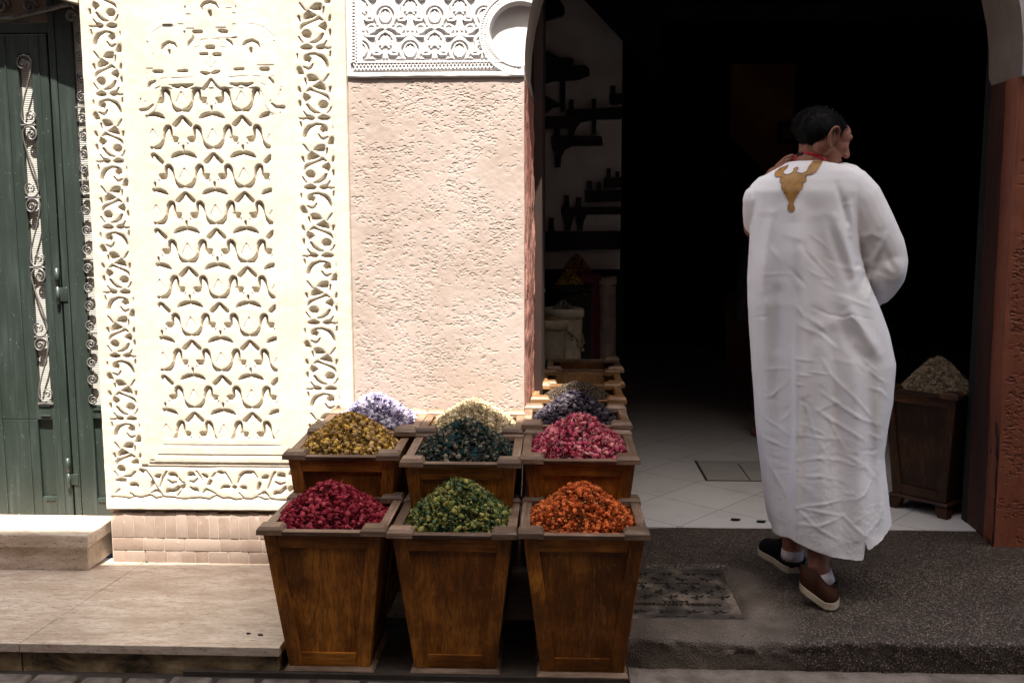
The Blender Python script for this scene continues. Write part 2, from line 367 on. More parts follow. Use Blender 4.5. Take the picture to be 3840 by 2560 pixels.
# pale travertine terrace before the house, falling a little towards the wall
def terrace():
    mb = MB()
    cells = [(-4.5, -1.742, 3.02, 4.06), (-1.739, -.885, 3.02, 4.06), (-.883, -.07, 3.42, 4.06)]
    for x0, x1, y0, y1 in cells:
        za, zb = surf_left(y0), surf_left(y1)
        mb.hexa([(x0, y0, za-.030), (x1, y0, za-.030), (x1, y1, zb-.030), (x0, y1, zb-.030)], [(x0, y0, za), (x1, y0, za), (x1, y1, zb), (x0, y1, zb)], 0, .002)
    for x0, x1, y0, y1 in ((-4.5, -1.745, 3.035, 3.08), (-1.739, -.892, 3.035, 3.08), (-.883, -.08, 3.43, 3.47)):
        mb.box((x0, y0, -.03), (x1, y1, surf_left(y0)-.030), 1)
    return mb.build('stone_terrace', [M_MARBLE, M_RISER])
ter = terrace(); tag(ter, kind='structure')
# shop floor
fl = MB(); fl.box((-.3, 4.197, -.05), (4.6, 10.4, .124)); flo = fl.build('floor', M_TILE); tag(flo, kind='structure')

# ================================================================== relief carver
class Relief:
    def __init__(s, x0, x1, z0, z1, step, xmax=None):
        s.xs = np.arange(x0, x1+step/2, step); s.zs = np.arange(z0, z1+step/2, step); s.step = step
        s.X, s.Z = np.meshgrid(s.xs, s.zs)
        if xmax is not None:
            f = (s.X-x0)/(s.xs[-1]-x0); s.X = x0+f*(xmax(s.Z)-x0)
        s.H = np.zeros_like(s.X); s.K = np.zeros_like(s.X)
    def win(s, xa, xb, za, zb):
        i0 = max(0, int((za-s.zs[0])/s.step)-1); i1 = min(len(s.zs), int((zb-s.zs[0])/s.step)+3)
        j0 = max(0, int((xa-s.xs[0])/s.step)-8); j1 = min(len(s.xs), int((xb-s.xs[0])/s.step)+9)
        return slice(i0, i1), slice(j0, j1)
    def stroke(s, pts, w, d, soft=.0012, mode='min', clip=None):
        """carve along pts (world x,z); w: width or list of widths"""
        n = len(pts); ws = list(w) if isinstance(w, (list, tuple)) else [w]*n; mw = max(ws)
        px = [p[0] for p in pts]; pz = [p[1] for p in pts]
        a, b = s.win(min(px)-mw, max(px)+mw, min(pz)-mw, max(pz)+mw)
        X = s.X[a, b]; Z = s.Z[a, b]
        if X.size == 0: return
        best = np.full(X.shape, 9.)
        for i in range(max(1, n-1)):
            p = pts[i]; q = pts[min(i+1, n-1)]; dx, dz = q[0]-p[0], q[1]-p[1]; L = dx*dx+dz*dz
            t = np.clip(((X-p[0])*dx+(Z-p[1])*dz)/L, 0, 1) if L > 0 else np.zeros_like(X)
            dist = np.hypot(X-p[0]-t*dx, Z-p[1]-t*dz)-(ws[i]+(ws[min(i+1, n-1)]-ws[i])*t)/2
            best = np.minimum(best, dist)
        v = d*np.clip(.5-best/(2*soft), 0, 1)
        if clip is not None: v = v*clip(X, Z)
        if mode == 'add': s.H[a, b] = np.where(v != 0, np.maximum(s.H[a, b], v) if d > 0 else np.minimum(s.H[a, b], v), s.H[a, b])
        else: s.H[a, b] = np.minimum(s.H[a, b], v) if d < 0 else np.maximum(s.H[a, b], v)
    def poly(s, pts, d, clip=None, setto=False):
        px = [p[0] for p in pts]; pz = [p[1] for p in pts]
        a, b = s.win(min(px), max(px), min(pz), max(pz)); X = s.X[a, b]; Z = s.Z[a, b]
        if X.size == 0: return
        ins = np.zeros(X.shape, bool); n = len(pts)
        for i in range(n):
            (x1, z1), (x2, z2) = pts[i], pts[(i+1) % n]
            if z1 == z2: continue
            c = ((z1 > Z) != (z2 > Z)) & (X < (x2-x1)*(Z-z1)/(z2-z1)+x1); ins ^= c
        if clip is not None: ins &= clip(X, Z) > .5
        if setto: s.H[a, b] = np.where(ins, d, s.H[a, b])
        else: s.H[a, b] = np.where(ins, np.minimum(s.H[a, b], d) if d < 0 else np.maximum(s.H[a, b], d), s.H[a, b])
    def smooth(s, it=1, k=.5):
        for _ in range(it):
            H = np.pad(s.H, 1, mode='edge')
            m = (H[:-2, 1:-1]+H[2:, 1:-1]+H[1:-1, :-2]+H[1:-1, 2:])/4
            s.H = s.H*(1-k)+m*k
    def build(s, name, Y, mat, parent=None, back=.12, smooth=True):
        P = np.stack([s.X, Y-s.H, s.Z], -1)
        P = np.concatenate([P[:1], P, P[-1:]], 0); P[0, :, 1] = Y+back; P[-1, :, 1] = Y+back
        P = np.concatenate([P[:, :1], P, P[:, -1:]], 1); P[:, 0, 1] = Y+back; P[:, -1, 1] = Y+back
        return grid_mesh(name, P, mat, parent, smooth)
def ell(cx, cz, rx, rz, rot=0, n=12):
    c, s_ = math.cos(rot), math.sin(rot)
    return [(cx+c*rx*math.cos(t)-s_*rz*math.sin(t), cz+s_*rx*math.cos(t)+c*rz*math.sin(t)) for t in (2*math.pi*i/n for i in range(n))]
def arcpts(cx, cz, rx, rz, a0, a1, n=9): return [(cx+rx*math.cos(R(a0+(a1-a0)*i/(n-1))), cz+rz*math.sin(R(a0+(a1-a0)*i/(n-1)))) for i in range(n)]

# one repeat of the scroll border, as traced: strokes (points, widths) and holes, y down, node to node = 775, half width 200, centre 0
def sc(pts): return [(x-(240+45*(y-315)/775), y-315) for x, y in pts]
SCROLL_S = [
    (sc([(112, 512), (128, 455), (165, 410), (240, 378), (300, 380), (355, 412)]), [34, 36, 30, 14, 14, 12]),
    (sc([(272, 490), (295, 530), (332, 545), (378, 520)]), [8, 14, 16, 8]),
    (sc([(98, 600), (130, 640), (162, 680)]), [6, 14, 10]),
    (sc([(377, 645), (372, 690), (366, 725)]), [8, 16, 14]),
    (sc([(118, 888), (140, 845), (200, 815), (330, 765), (368, 790)]), [12, 24, 24, 20, 10]),
    (sc([(100, 962), (120, 1000), (152, 1030)]), [6, 12, 8]),
    (sc([(240, 1030), (300, 1022), (352, 985), (378, 935)]), [10, 20, 26, 18]),
    (sc([(40, 312), (95, 322), (140, 300)]), [6, 12, 22]),
    (sc([(92, 235), (115, 270), (150, 300)]), [6, 10, 8]),
    (sc([(62, 350), (70, 400), (72, 425)]), [8, 16, 8]),
    (sc([(95, 745), (105, 790), (118, 805)]), [16, 20, 8]),
    (sc([(440, 380), (446, 420), (444, 440)]), [8, 22, 16]),
    (sc([(455, 740), (450, 780), (440, 795)]), [8, 26, 16]),
    (sc([(455, 900), (457, 950)]), [18, 22]),
]
SCROLL_P = [
    ell(175-240, 310-315, 44, 21), ell(330-240, 312-315, 66, 20),
    sc([(290, 440), (300, 405), (345, 400), (372, 440), (362, 465), (345, 450), (325, 472), (305, 465)]),
    sc([(380, 600), (452, 602), (455, 545), (430, 520)]),
    sc([(222, 662), (275, 625), (345, 612), (343, 680), (290, 680)]),
    sc([(148, 780), (170, 720), (198, 690), (292, 735), (240, 760)]),
    sc([(330, 858), (392, 812), (415, 862), (402, 908)]),
    sc([(138, 935), (152, 905), (195, 900), (243, 935), (235, 972), (180, 978), (148, 960)]),
]
def scroll_cell(rel, f, mirror, depth, clip=None):
    """f(u,v) -> world (x,z); u in [-200,200], v in [0,775]"""
    m = -1 if mirror else 1
    k = rel.unit
    for pts, ws in SCROLL_S: rel.stroke([f(m*a, b) for a, b in pts], [w*k for w in ws], -depth, clip=clip)
    for pts in SCROLL_P: rel.poly([f(m*a, b) for a, b in pts], -depth*1.15, clip=clip)

def carved_panel(parent):
    rl = Relief(-1.889, -.827, .234, 2.52, .0025); X, Z = rl.X, rl.Z; H = rl.H
    # scroll band grounds, a little below the flat listels
    for x0, x1, z0 in ((-1.854, -1.727, .275), (-1.022, -.885, .275)):
        H[(X > x0) & (X < x1) & (Z > z0)] = -.004
    # frame mouldings round the lattice field (steps)
    def frame(x0, x1, z0, h):
        H[(X > x0) & (X < x1) & (Z > z0)] = h
    frame(-1.700, -1.052, .431, -.003); frame(-1.692, -1.06, .440, .002); frame(-1.660, -1.092, .470, -.003)
    frame(-1.655, -1.097, .476, .000); frame(-1.640, -1.125, .512, -.004); frame(-1.636, -1.129, .516, -.002)
    bandclip = lambda a, b: (lambda XX, ZZ: ((XX > a) & (XX < b)).astype(float))
    rl.unit = 3.2e-4
    for k in range(-2, 7):
        z0 = 2.206-.2643*k; mir = (k % 2 != 0)
        scroll_cell(rl, lambda u, v, z0=z0: (-1.7905+u*3.15e-4, z0-v*3.41e-4), mir, .016, bandclip(-1.854, -1.727))
    rl.unit = 3.4e-4
    for k in range(-2, 7):
        z0 = 2.115-.2725*k; mir = (k % 2 == 0)
        scroll_cell(rl, lambda u, v, z0=z0: (-.953+u*3.5e-4, z0-v*3.516e-4), mir, .016, bandclip(-1.022, -.885))
    # bottom border, traced as it differs: (points, widths) in zoom pixels of the photograph
    def T(pts, ox=380, oy=1700, s=.3146): return [xz(ox+a*s, oy+b*s) for a, b in pts]
    zone = (X > -1.854) & (Z > .273) & (Z < .400) & (X < -.86)
    H[(X > -1.80) & (Z > .273) & (Z < .431) & (X < -.86)] = -.002
    def B(pts, ws, d=-.013): rl.stroke(T(pts), [w*3.4e-4 for w in ws], d)
    def BP(pts, d=-.014): rl.poly(T(pts), d)
    B([(490, 150), (760, 155), (1190, 162), (1560, 160), (2310, 165)], [6, 12, 14, 10, 8], -.011)
    B([(130, 515), (215, 520), (340, 535), (400, 512), (480, 525), (590, 495), (650, 535), (740, 515), (860, 525), (985, 545), (1180, 528), (1290, 548), (1370, 500), (1450, 540), (1520, 530), (1600, 555), (1700, 540), (1790, 548), (1870, 515), (1950, 552), (2010, 540), (2090, 556), (2250, 560)], [14]*23, -.011)
    for q in ([(165, 320), (200, 303), (292, 303), (298, 340), (240, 342), (190, 335)], [(345, 375), (370, 355), (420, 358), (448, 385), (440, 405), (410, 392), (370, 395), (352, 390)],
              [(455, 190), (520, 200), (500, 238), (470, 225)], [(800, 245), (830, 232), (880, 238), (915, 285), (900, 290), (865, 268), (810, 270)],
              [(1030, 280), (1040, 235), (1090, 230), (1125, 275), (1090, 265)], [(640, 270), (710, 250), (690, 305), (660, 295)], [(585, 415), (605, 312), (632, 345), (605, 410)],
              [(770, 470), (790, 425), (840, 440), (890, 425), (920, 385), (935, 420), (900, 455), (840, 465)], [(945, 410), (970, 370), (1000, 372), (998, 410), (970, 430)],
              [(1060, 395), (1090, 420), (1140, 420), (1165, 460), (1110, 450), (1075, 430)], [(1200, 245), (1275, 275), (1260, 300), (1225, 285)], [(1262, 380), (1300, 312), (1322, 330), (1290, 388)],
              [(1425, 420), (1450, 390), (1530, 385), (1530, 418), (1470, 415)], [(1375, 220), (1420, 212), (1470, 235), (1440, 250), (1400, 240)], [(1655, 395), (1725, 395), (1732, 430), (1680, 430)],
              [(1565, 400), (1590, 385), (1612, 400), (1600, 425), (1575, 425)], [(1645, 260), (1720, 215), (1815, 215), (1790, 245), (1720, 240), (1660, 275)],
              [(1905, 295), (1950, 268), (1995, 265), (1980, 308), (1930, 308)], [(1855, 440), (1885, 335), (1905, 370), (1880, 440)], [(2090, 270), (2120, 238), (2180, 245), (2195, 290), (2140, 285)],
              [(2050, 500), (2070, 455), (2130, 465), (2200, 380), (2205, 430), (2150, 480)], [(2235, 250), (2265, 210), (2285, 250), (2270, 275)], [(2225, 460), (2240, 400), (2275, 395), (2290, 430), (2250, 470)],
              [(370, 105), (435, 78), (440, 145)], [(195, 190), (225, 160), (265, 175), (280, 205), (225, 210)]): BP(q)
    B([(530, 200), (590, 280), (640, 370), (730, 500)], [8, 12, 8, 10]); B([(700, 400), (730, 300), (780, 215)], [10, 16, 12]); B([(795, 315), (840, 355), (900, 340)], [8, 16, 8])
    B([(925, 300), (955, 345), (990, 350)], [10, 10, 6]); B([(1055, 330), (1100, 345), (1150, 300)], [8, 16, 8]); B([(1130, 210), (1180, 280), (1210, 330)], [10, 8, 6])
    B([(1320, 280), (1360, 235)], [14, 10]); B([(1470, 225), (1520, 300), (1550, 360)], [10, 12, 10]); B([(1625, 360), (1650, 290), (1700, 230)], [12, 18, 14]); B([(1215, 470), (1250, 428), (1300, 450), (1360, 480)], [10, 18, 12, 8])
    B([(600, 465), (660, 440), (700, 480)], [6, 22, 6]); B([(1815, 225), (1860, 290)], [10, 8]); B([(1870, 495), (1950, 465), (2000, 520)], [6, 20, 8]); B([(1985, 425), (2030, 300), (2070, 225)], [12, 14, 18])
    B([(2075, 340), (2130, 375), (2195, 350)], [8, 18, 8]); B([(345, 470), (390, 505)], [8, 10]); B([(165, 475), (215, 430)], [8, 16]); B([(910, 500), (955, 440)], [14, 8]); B([(1640, 470), (1700, 535)], [6, 8]); B([(590, 75), (640, 80)], [2, 2])
    B([(165, 105), (200, 70), (350, 20), (400, 45)], [10, 18, 16, 8]); B([(290, 275), (350, 275), (405, 220)], [10, 18, 14])
    # lattice of lobed motifs
    fx0, fx1, fz0 = -1.626, -1.141, .543
    q = 3.5e-4
    def topz(XX): return np.where(np.abs(XX+1.372) < .028, 2.12, 1.972)
    lclip = lambda XX, ZZ: ((XX > fx0) & (XX < fx1) & (ZZ > fz0) & (ZZ < topz(XX)) & ~((np.abs(XX+1.383) > .205) & (ZZ > 1.895))).astype(float)
    def motif(cx, cz):
        P = lambda pts: [(cx+a*q, cz-b*q) for a, b in pts]
        dp = -.018
        rl.stroke(P([(-57, 52), (-30, -5), (0, -60), (32, -8), (63, 40)]), [12*q, 9*q, 10*q, 8*q, 6*q], -.006, clip=lclip)
        rl.stroke(P([(-18, 92), (0, 98), (18, 92)]), 16*q, -.002, soft=.004, clip=lclip)
        for s in (-1, 1):
            rl.stroke(P([(s*190, -96), (s*172, -80), (s*150, -50), (s*136, -5), (s*128, 55), (s*108, 105), (s*70, 145), (s*16, 152)]), [12*q, 40*q, 38*q, 20*q, 17*q, 28*q, 42*q, 18*q], dp, clip=lclip)
            rl.stroke(P([(s*192, -96), (s*205, -75), (s*212, -40), (s*213, 25)]), [8*q, 28*q, 26*q, 24*q], -.017, clip=lclip)
            rl.stroke(P([(s*6, 222), (s*38, 262), (s*88, 312)]), [20*q, 40*q, 44*q], dp, clip=lclip)
            rl.poly(P([(s*54, 452), (s*146, 446), (s*138, 506), (s*64, 506)]), dp, clip=lclip)
            rl.stroke(P([(s*50, 515), (s*62, 530)]), 12*q, -.008, clip=lclip)
            rl.stroke(P([(s*10, 630), (s*60, 638), (s*105, 655), (s*142, 678)]), [34*q, 42*q, 38*q, 10*q], dp, clip=lclip)
        rl.stroke(P([(0, 545), (0, 560), (0, 622)]), [16*q, 20*q, 9*q], -.012, clip=lclip)
        rl.stroke(P([(0, 405), (0, 440)]), 16*q, -.0025, soft=.003, clip=lclip)
    for k in range(-1, 6):
        for cx in (-1.493, -1.251): motif(cx, 1.929-.3005*k)
        for cx in (-1.615, -1.372, -1.129): motif(cx, 1.783-.3005*k)
    # ground under the lattice edge, bottom rule
    H[(X > fx0-.004) & (X < fx1+.004) & (Z < fz0) & (Z > .517)] = -.001
    # lobed arch above the lattice (traced)
    U = lambda pts: [xz(500+a*.4464, b*.4464) for a, b in pts]
    e = 4.9e-4
    def S(pts, ws, d): rl.stroke(U(pts), [w*e for w in ws], d)
    # raised lobed outline
    outl = [(60, 900), (105, 860), (75, 780), (75, 700), (120, 640), (110, 540), (125, 400), (150, 310), (210, 245), (300, 215), (380, 220), (378, 145), (440, 140), (445, 40), (480, -40), (650, -90), (830, -40), (855, 40), (862, 125), (925, 128), (925, 210), (1010, 205), (1110, 240), (1180, 310), (1190, 560), (1195, 640), (1250, 720), (1235, 810), (1220, 860), (1270, 905), (1210, 970), (1160, 960), (1110, 880), (1095, 800), (1060, 740), (235, 740), (225, 840), (170, 950), (120, 980), (60, 940)]
    P_ = U(outl); rl.poly(P_, .0016)
    for (cx_, cy_, ro, ri, lo, hi_) in ((300, 400, 190, 118, 15, 165), (1010, 392, 190, 118, 15, 165), (648, 60, 212, 120, 0, 180), (150, 800, 95, 40, 20, 200), (1165, 790, 95, 40, -20, 160)):
        c_, r0_ = U([(cx_, cy_)])[0], 4.9e-4; Dd = np.hypot(X-c_[0], Z-c_[1])/r0_; An = np.degrees(np.arctan2(Z-c_[1], X-c_[0])) % 360
        An = np.where(An > 300, An-360, An); mm_ = (Dd < ro) & (Dd > ri) & (An > lo) & (An < hi_)
        H[mm_] = (.0062*np.sin(np.radians(np.clip(An, 0, 180)))**.6*(Dd-ri)/(ro-ri))[mm_]
    for pts, ws, d in (([(580, 100), (575, 60), (600, 35), (640, 22), (690, 35), (715, 75)], [10, 14, 20, 20, 14, 6], -.009), ([(572, 100), (570, 180), (568, 265)], [6, 5, 5], -.003),
                       ([(645, 105), (648, 135)], [22, 24], -.012), ([(640, 150), (635, 250), (632, 330)], [6, 5, 5], -.003), ([(570, 342), (632, 334)], [6, 6], -.004), ([(668, 334), (722, 336), (722, 395), (775, 405)], [7, 7, 5, 7], -.004),
                       ([(570, 345), (568, 395), (518, 402), (514, 655), (325, 662)], [5, 5, 7, 5, 9], -.004), ([(512, 275), (572, 275)], [22, 22], -.010), ([(728, 268), (784, 272)], [20, 22], -.011),
                       ([(508, 290), (505, 335), (475, 360), (460, 395)], [5, 16, 18, 8], -.008), ([(458, 400), (452, 590)], [6, 5], -.003), ([(380, 605), (452, 603)], [14, 18], -.010), ([(790, 340), (820, 360), (838, 390)], [10, 14, 6], -.009),
                       ([(242, 420), (258, 385), (300, 360), (345, 372), (370, 408)], [10, 20, 16, 14, 5], -.009), ([(240, 425), (238, 600)], [5, 5], -.003), ([(305, 430), (306, 458)], [14, 12], -.011), ([(298, 470), (296, 660), (235, 668), (232, 735)], [6, 5, 6, 5], -.004),
                       ([(178, 608), (243, 608)], [18, 22], -.011), ([(176, 620), (174, 670)], [6, 5], -.003), ([(130, 735), (145, 705), (185, 688)], [12, 20, 14], -.010), ([(190, 750), (235, 730)], [12, 6], -.005),
                       ([(65, 930), (120, 925), (170, 885)], [18, 16, 8], -.010), ([(120, 980), (180, 960), (225, 900), (215, 820), (190, 755)], [8, 5, 4, 4, 4], -.004), ([(928, 385), (950, 360), (1000, 345), (1045, 365), (1065, 410)], [10, 20, 16, 14, 5], -.010),
                       ([(924, 400), (920, 585)], [6, 5], -.003), ([(990, 415), (990, 440)], [16, 20], -.011), ([(988, 450), (986, 640), (796, 655), (778, 480), (775, 410)], [6, 5, 9, 5, 5], -.004), ([(855, 590), (925, 586)], [16, 16], -.010),
                       ([(1076, 588), (1132, 588)], [22, 26], -.012), ([(1010, 644), (1065, 648), (1062, 700), (1110, 722)], [8, 7, 4, 8], -.004), ([(1145, 660), (1170, 690), (1182, 712)], [10, 16, 5], -.010), ([(1165, 875), (1200, 905), (1265, 908)], [6, 16, 18], -.011),
                       ([(1100, 890), (1130, 940), (1205, 970)], [4, 6, 7], -.004), ([(1240, 760), (1225, 820)], [10, 16], -.005), ([(1090, 740), (1080, 800), (1100, 880)], [4, 4, 4], -.003), ([(840, 225), (840, 285)], [5, 8], -.003), ([(782, 85), (784, 190)], [4, 4], -.002),
                       ([(370, 142), (440, 140)], [6, 5], -.004), ([(925, 130), (920, 210)], [5, 8], -.004), ([(855, 125), (925, 126)], [4, 5], -.003), ([(135, 335), (170, 275), (240, 228), (375, 225)], [6, 9, 9, 7], -.003), ([(930, 208), (1010, 205), (1110, 240), (1185, 315)], [6, 6, 7, 8], -.004),
                       ([(300, 718), (510, 712)], [4, 4], -.006), ([(330, 728), (375, 735), (405, 720), (440, 735), (500, 718)], [10, 22, 10, 22, 6], -.013), ([(820, 710), (870, 722), (905, 708), (950, 722), (1005, 705)], [10, 22, 10, 24, 8], -.013),
                       ([(622, 405), (672, 405)], [26, 28], -.012), ([(570, 462), (620, 460)], [16, 18], -.012), ([(680, 466), (727, 466)], [20, 26], -.012), ([(650, 482), (650, 515)], [5, 12], -.004), ([(620, 530), (655, 580), (692, 525)], [4, 6, 5], -.005),
                       ([(575, 615), (605, 625), (640, 622)], [12, 24, 8], -.012), ([(662, 622), (695, 612), (725, 605)], [8, 24, 10], -.012), ([(655, 670), (615, 730), (590, 755)], [10, 24, 16], -.012), ([(655, 670), (700, 730), (735, 755)], [10, 18, 12], -.012)):
        S(pts, ws, d*.5) if d > -.008 else S(pts, ws, d)
    keep = rl.H.copy(); rl.smooth(16, .9); lat = (rl.X > -1.66) & (rl.X < -1.10) & (rl.Z > .47); rl.H = keep+np.where(lat, .22, .7)*np.minimum(rl.H, 0); rl.smooth(1, .45)
    # hand-made unevenness
    rl.H += .0009*fnoise(X, Z, 4, 22, 3)+.0014*fnoise(X, Z, 8, 4, 2)
    edge = np.minimum(np.minimum(X-X[0, 0], X[0, -1]-X), Z-Z[0, 0]); rl.H -= .010*np.clip(1-edge/(.006+.003*fnoise(X, Z, 2, 30, 2)), 0, 1)**2
    return rl.build('carved_plaster_panel', 3.995, M_CREAM, parent)

house = thing('house_facade', 'cream plaster house front with deep carved scrolls and lattice, sunlit left of the pink pier', 'building')
carved_panel(house)
# wall above the carved panel and round the door arch
mb = MB(); mb.box((-1.886, 4.0, 2.523), (-.828, 4.3, 4.4)); mb.prism([(-1.892, 2.297), (-1.95, 2.312), (-2.08, 2.36), (-2.25, 2.40), (-2.45, 2.42), (-3.2, 2.43), (-3.2, 4.4), (-1.892, 4.4)], 3.997, 4.118)
mb.box((-1.885, 4.11, .16), (-1.80, 4.3, 2.52)); mb.box((-4.6, 3.997, .0), (-3.21, 4.3, 4.4)); mb.box((-3.2, 4.12, 2.47), (-1.9, 4.3, 4.4))
mb.build('upper_wall', M_CREAM, house)
# worn brick plinth: tall headers on top, two flat courses below
mb = MB(); tones = []
def brick(x0, x1, z0, z1, yf):
    j = random.uniform(-.0012, .0012); n0 = len(mb.f)
    mb.hexa([(x0, yf+j, z0), (x1, yf+j, z0), (x1, yf+.09, z0), (x0, yf+.09, z0)], [(x0, yf+j+random.uniform(0, .004), z1), (x1, yf+j+random.uniform(0, .004), z1), (x1, yf+.09, z1), (x0, yf+.09, z1)], 0, .0018)
    tones.extend([random.random()*.7]*(len(mb.f)-n0))
x = -1.872
while x < -.8:
    w = random.uniform(.030, .046)*1.15; brick(x, x+w-.0022, .112, .222+random.uniform(-.004, .004), 4.004); x += w
x = -1.87
while x < -.8:
    w = random.choice((.09, .13, .15)); brick(x, x+w-.003, .0565, .1095, 4.003); x += w
x = -1.87
while x < -.8:
    w = random.uniform(.05, .10); brick(x, x+w-.004, -.02, .054, 4.002); x += w
pl = mb.build('brick_plinth', M_BRICK, house, True)
ta = pl.data.attributes.new('tone', 'FLOAT', 'FACE')
if len(pl.data.polygons) == len(tones): ta.data.foreach_set('value', tones)
mb = MB(); mb.box((-1.874, 4.0065, -.03), (-.80, 4.2, .216)); mb.build('plinth_mortar', M_MORTAR, house)
mb = MB(); mb.hexa([(-1.886, 4.03, .214), (-.81, 4.03, .214), (-.81, 4.3, .214), (-1.886, 4.3, .214)], [(-1.886, 4.03, .24), (-.81, 4.03, .24), (-.81, 4.3, .24), (-1.886, 4.3, .24)]); mb.build('wall_core', M_MORTAR, house)
# small rubbish hole bead at the foot of the wall
# ------------------------------------------------------------------ shop facade
shop = thing('shop_facade', 'shop front with textured pink and terracotta piers, white carved plaster and a tall arched opening', 'building')
ACX, ACZ = .831, 2.03
ARX = .956
def arch_x(Z):
    Z = np.asarray(Z, dtype=float); t = np.clip((Z-ACZ)/1.0, 0, .999)
    return ACX-ARX*np.sqrt(1-t*t)*(1+.0*t)
def spandrel(parent):
    rl = Relief(-.823, -.125, 1.998, 2.46, .002, xmax=arch_x); X, Z, H = rl.X, rl.Z, rl.H
    T = lambda pts: [xz(1300+a*.3231, b*.3231) for a, b in pts]
    q = 3.5e-4
    # fields: diamond border left and bottom, big field
    dcx, dcz = xz(1300+2010*.3231, 395*.3231); dr = .3231*345*1.075e-3
    D = np.hypot(X-dcx, Z-dcz)
    def rect(a, b, c, d): (x0, z1), (x1, z0) = T([(a, b)])[0], T([(c, d)])[0]; return (X > x0) & (X < x1) & (Z > z0) & (Z < z1)
    left = rect(38, -500, 122, 835); bot = rect(50, 745, 2020, 835); ring = (D > dr*1.02) & (D < dr*1.27) & (Z > T([(0, 720)])[0][1])
    big = rect(165, -500, 1640, 700) & (D > dr*1.34)
    H[left | bot | (ring & ~rect(0, 720, 2100, 900))] = -.008
    H[big] = -.007
    # zig-zag bars crossing in the borders
    st = .0262
    def zig(p0, p1, hw, n):
        (x0, z0), (x1, z1) = p0, p1; L = math.hypot(x1-x0, z1-z0); ux, uz = (x1-x0)/L, (z1-z0)/L; nx, nz = -uz, ux
        for s in (1, -1):
            pts = [(x0+ux*L*i/n+nx*hw*s*(1 if i % 2 else -1), z0+uz*L*i/n+nz*hw*s*(1 if i % 2 else -1)) for i in range(n+1)]
            rl.stroke2(pts, .0045, -.001)
    def stroke2(pts, w, top):
        mw = w; px = [p[0] for p in pts]; pz = [p[1] for p in pts]; a, b = rl.win(min(px)-.01, max(px)+.01, min(pz)-.01, max(pz)+.01)
        XX, ZZ = rl.X[a, b], rl.Z[a, b]; best = np.full(XX.shape, 9.)
        if XX.size == 0: return
        for p, r in zip(pts[:-1], pts[1:]):
            dx, dz = r[0]-p[0], r[1]-p[1]; L = dx*dx+dz*dz+1e-12; t = np.clip(((XX-p[0])*dx+(ZZ-p[1])*dz)/L, 0, 1)
            best = np.minimum(best, np.hypot(XX-p[0]-t*dx, ZZ-p[1]-t*dz))
        prof = np.clip((w-best)/(w*.5), 0, 1); rl.H[a, b] = np.maximum(rl.H[a, b], rl.H[a, b]+(top-rl.H[a, b])*prof)
    rl.stroke2 = stroke2
    zig(T([(82, -420)])[0], T([(82, 740)])[0], .013, 30); zig(T([(82, 790)])[0], T([(2015, 760)])[0], .013, 46)
    # ring zigzag
    n = 60
    for s in (1, -1):
        pts = []
        for i in range(n+1):
            a = R(60+215*i/n); r = dr*(1.145+.115*s*(1 if i % 2 else -1)); pts.append((dcx+r*math.cos(a), dcz+r*math.sin(a)))
        rl.stroke2(pts, .0045, -.001)
    for rr in (1.03, 1.30): rl.stroke2([(dcx+dr*rr*math.cos(R(a)), dcz+dr*rr*math.sin(R(a))) for a in range(60, 276, 5)], .006, .001)
    # dish
    H_ = rl.H; H_[D < dr*.93] = -.028; m = (D >= dr*.93) & (D < dr); H_[m] = -.028*(dr-D[m])/(dr*.07)
    H_[D < dr*.93] -= .004*(1-(D[D < dr*.93]/(dr*.93))**2)
    # field pattern: medallions and palmettes
    fld = lambda XX, ZZ: ((np.hypot(XX-dcx, ZZ-dcz) > dr*1.32) & (XX > T([(168, 0)])[0][0]) & (ZZ > T([(0, 698)])[0][1])).astype(float)
    def bar(pts, w, top=0): 
        keep = rl.H.copy(); rl.stroke2(pts, w, top); c = fld(rl.X, rl.Z) > .5; rl.H = np.where(c, rl.H, keep)
    W = lambda cx, cy, pts: T([(cx+a, cy+b) for a, b in pts])
    def circ(cx, cy, rx, ry, a0=0, a1=360): return T([(cx+rx*math.cos(R(a)), cy+ry*math.sin(R(a))) for a in np.linspace(a0, a1, 22)])
    def medallion(cx, cy):
        bar(circ(cx, cy, 118, 128), .0072); bar(circ(cx, cy-5, 66, 82), .0050)
        bar(W(cx, cy, [(-60, -120), (0, -165), (60, -120)]), .008)
        for s in (-1, 1):
            for k in range(4): bar(W(cx, cy, [(s*6, 70-k*28), (s*38, 40-k*30), (s*50, 10-k*24)]), .0045, -.003)
        for k in (-48, -18, 12, 42): bar(W(cx, cy, [(-9, k), (0, k-13), (9, k), (0, k+13), (-9, k)]), .003, -.002)
    def palmette(cx, cy):
        bar(W(cx, cy, [(-95, 110), (-90, 40), (-100, -20), (-60, -85), (0, -120), (60, -85), (100, -20), (90, 40), (95, 110)]), .008)
        for s in (-1, 1):
            for k, (a, b) in enumerate(((26, -66), (52, -40), (66, -4), (60, 34), (40, 66))): bar(W(cx, cy, [(s*5, 30-k*4), (s*a, b)]), .009-.0006*k, -.003)
            bar(W(cx, cy, [(s*95, 110), (s*130, 112), (s*132, 150), (s*60, 150), (s*30, 118)]), .006)
            bar(W(cx, cy, [(s*20, 190), (s*22, 120)]), .006)
            bar(W(cx, cy, [(s*160, 60), (s*150, 100), (s*135, 150)]), .006, -.003)
    def rosette(cx, cy):
        bar(circ(cx, cy, 46, 46), .006); bar(circ(cx, cy, 20, 20), .006, -.002)
        for k in range(6): a = R(60*k+15); bar(W(cx, cy, [(0, 0), (40*math.cos(a), 40*math.sin(a))]), .0035, -.003)
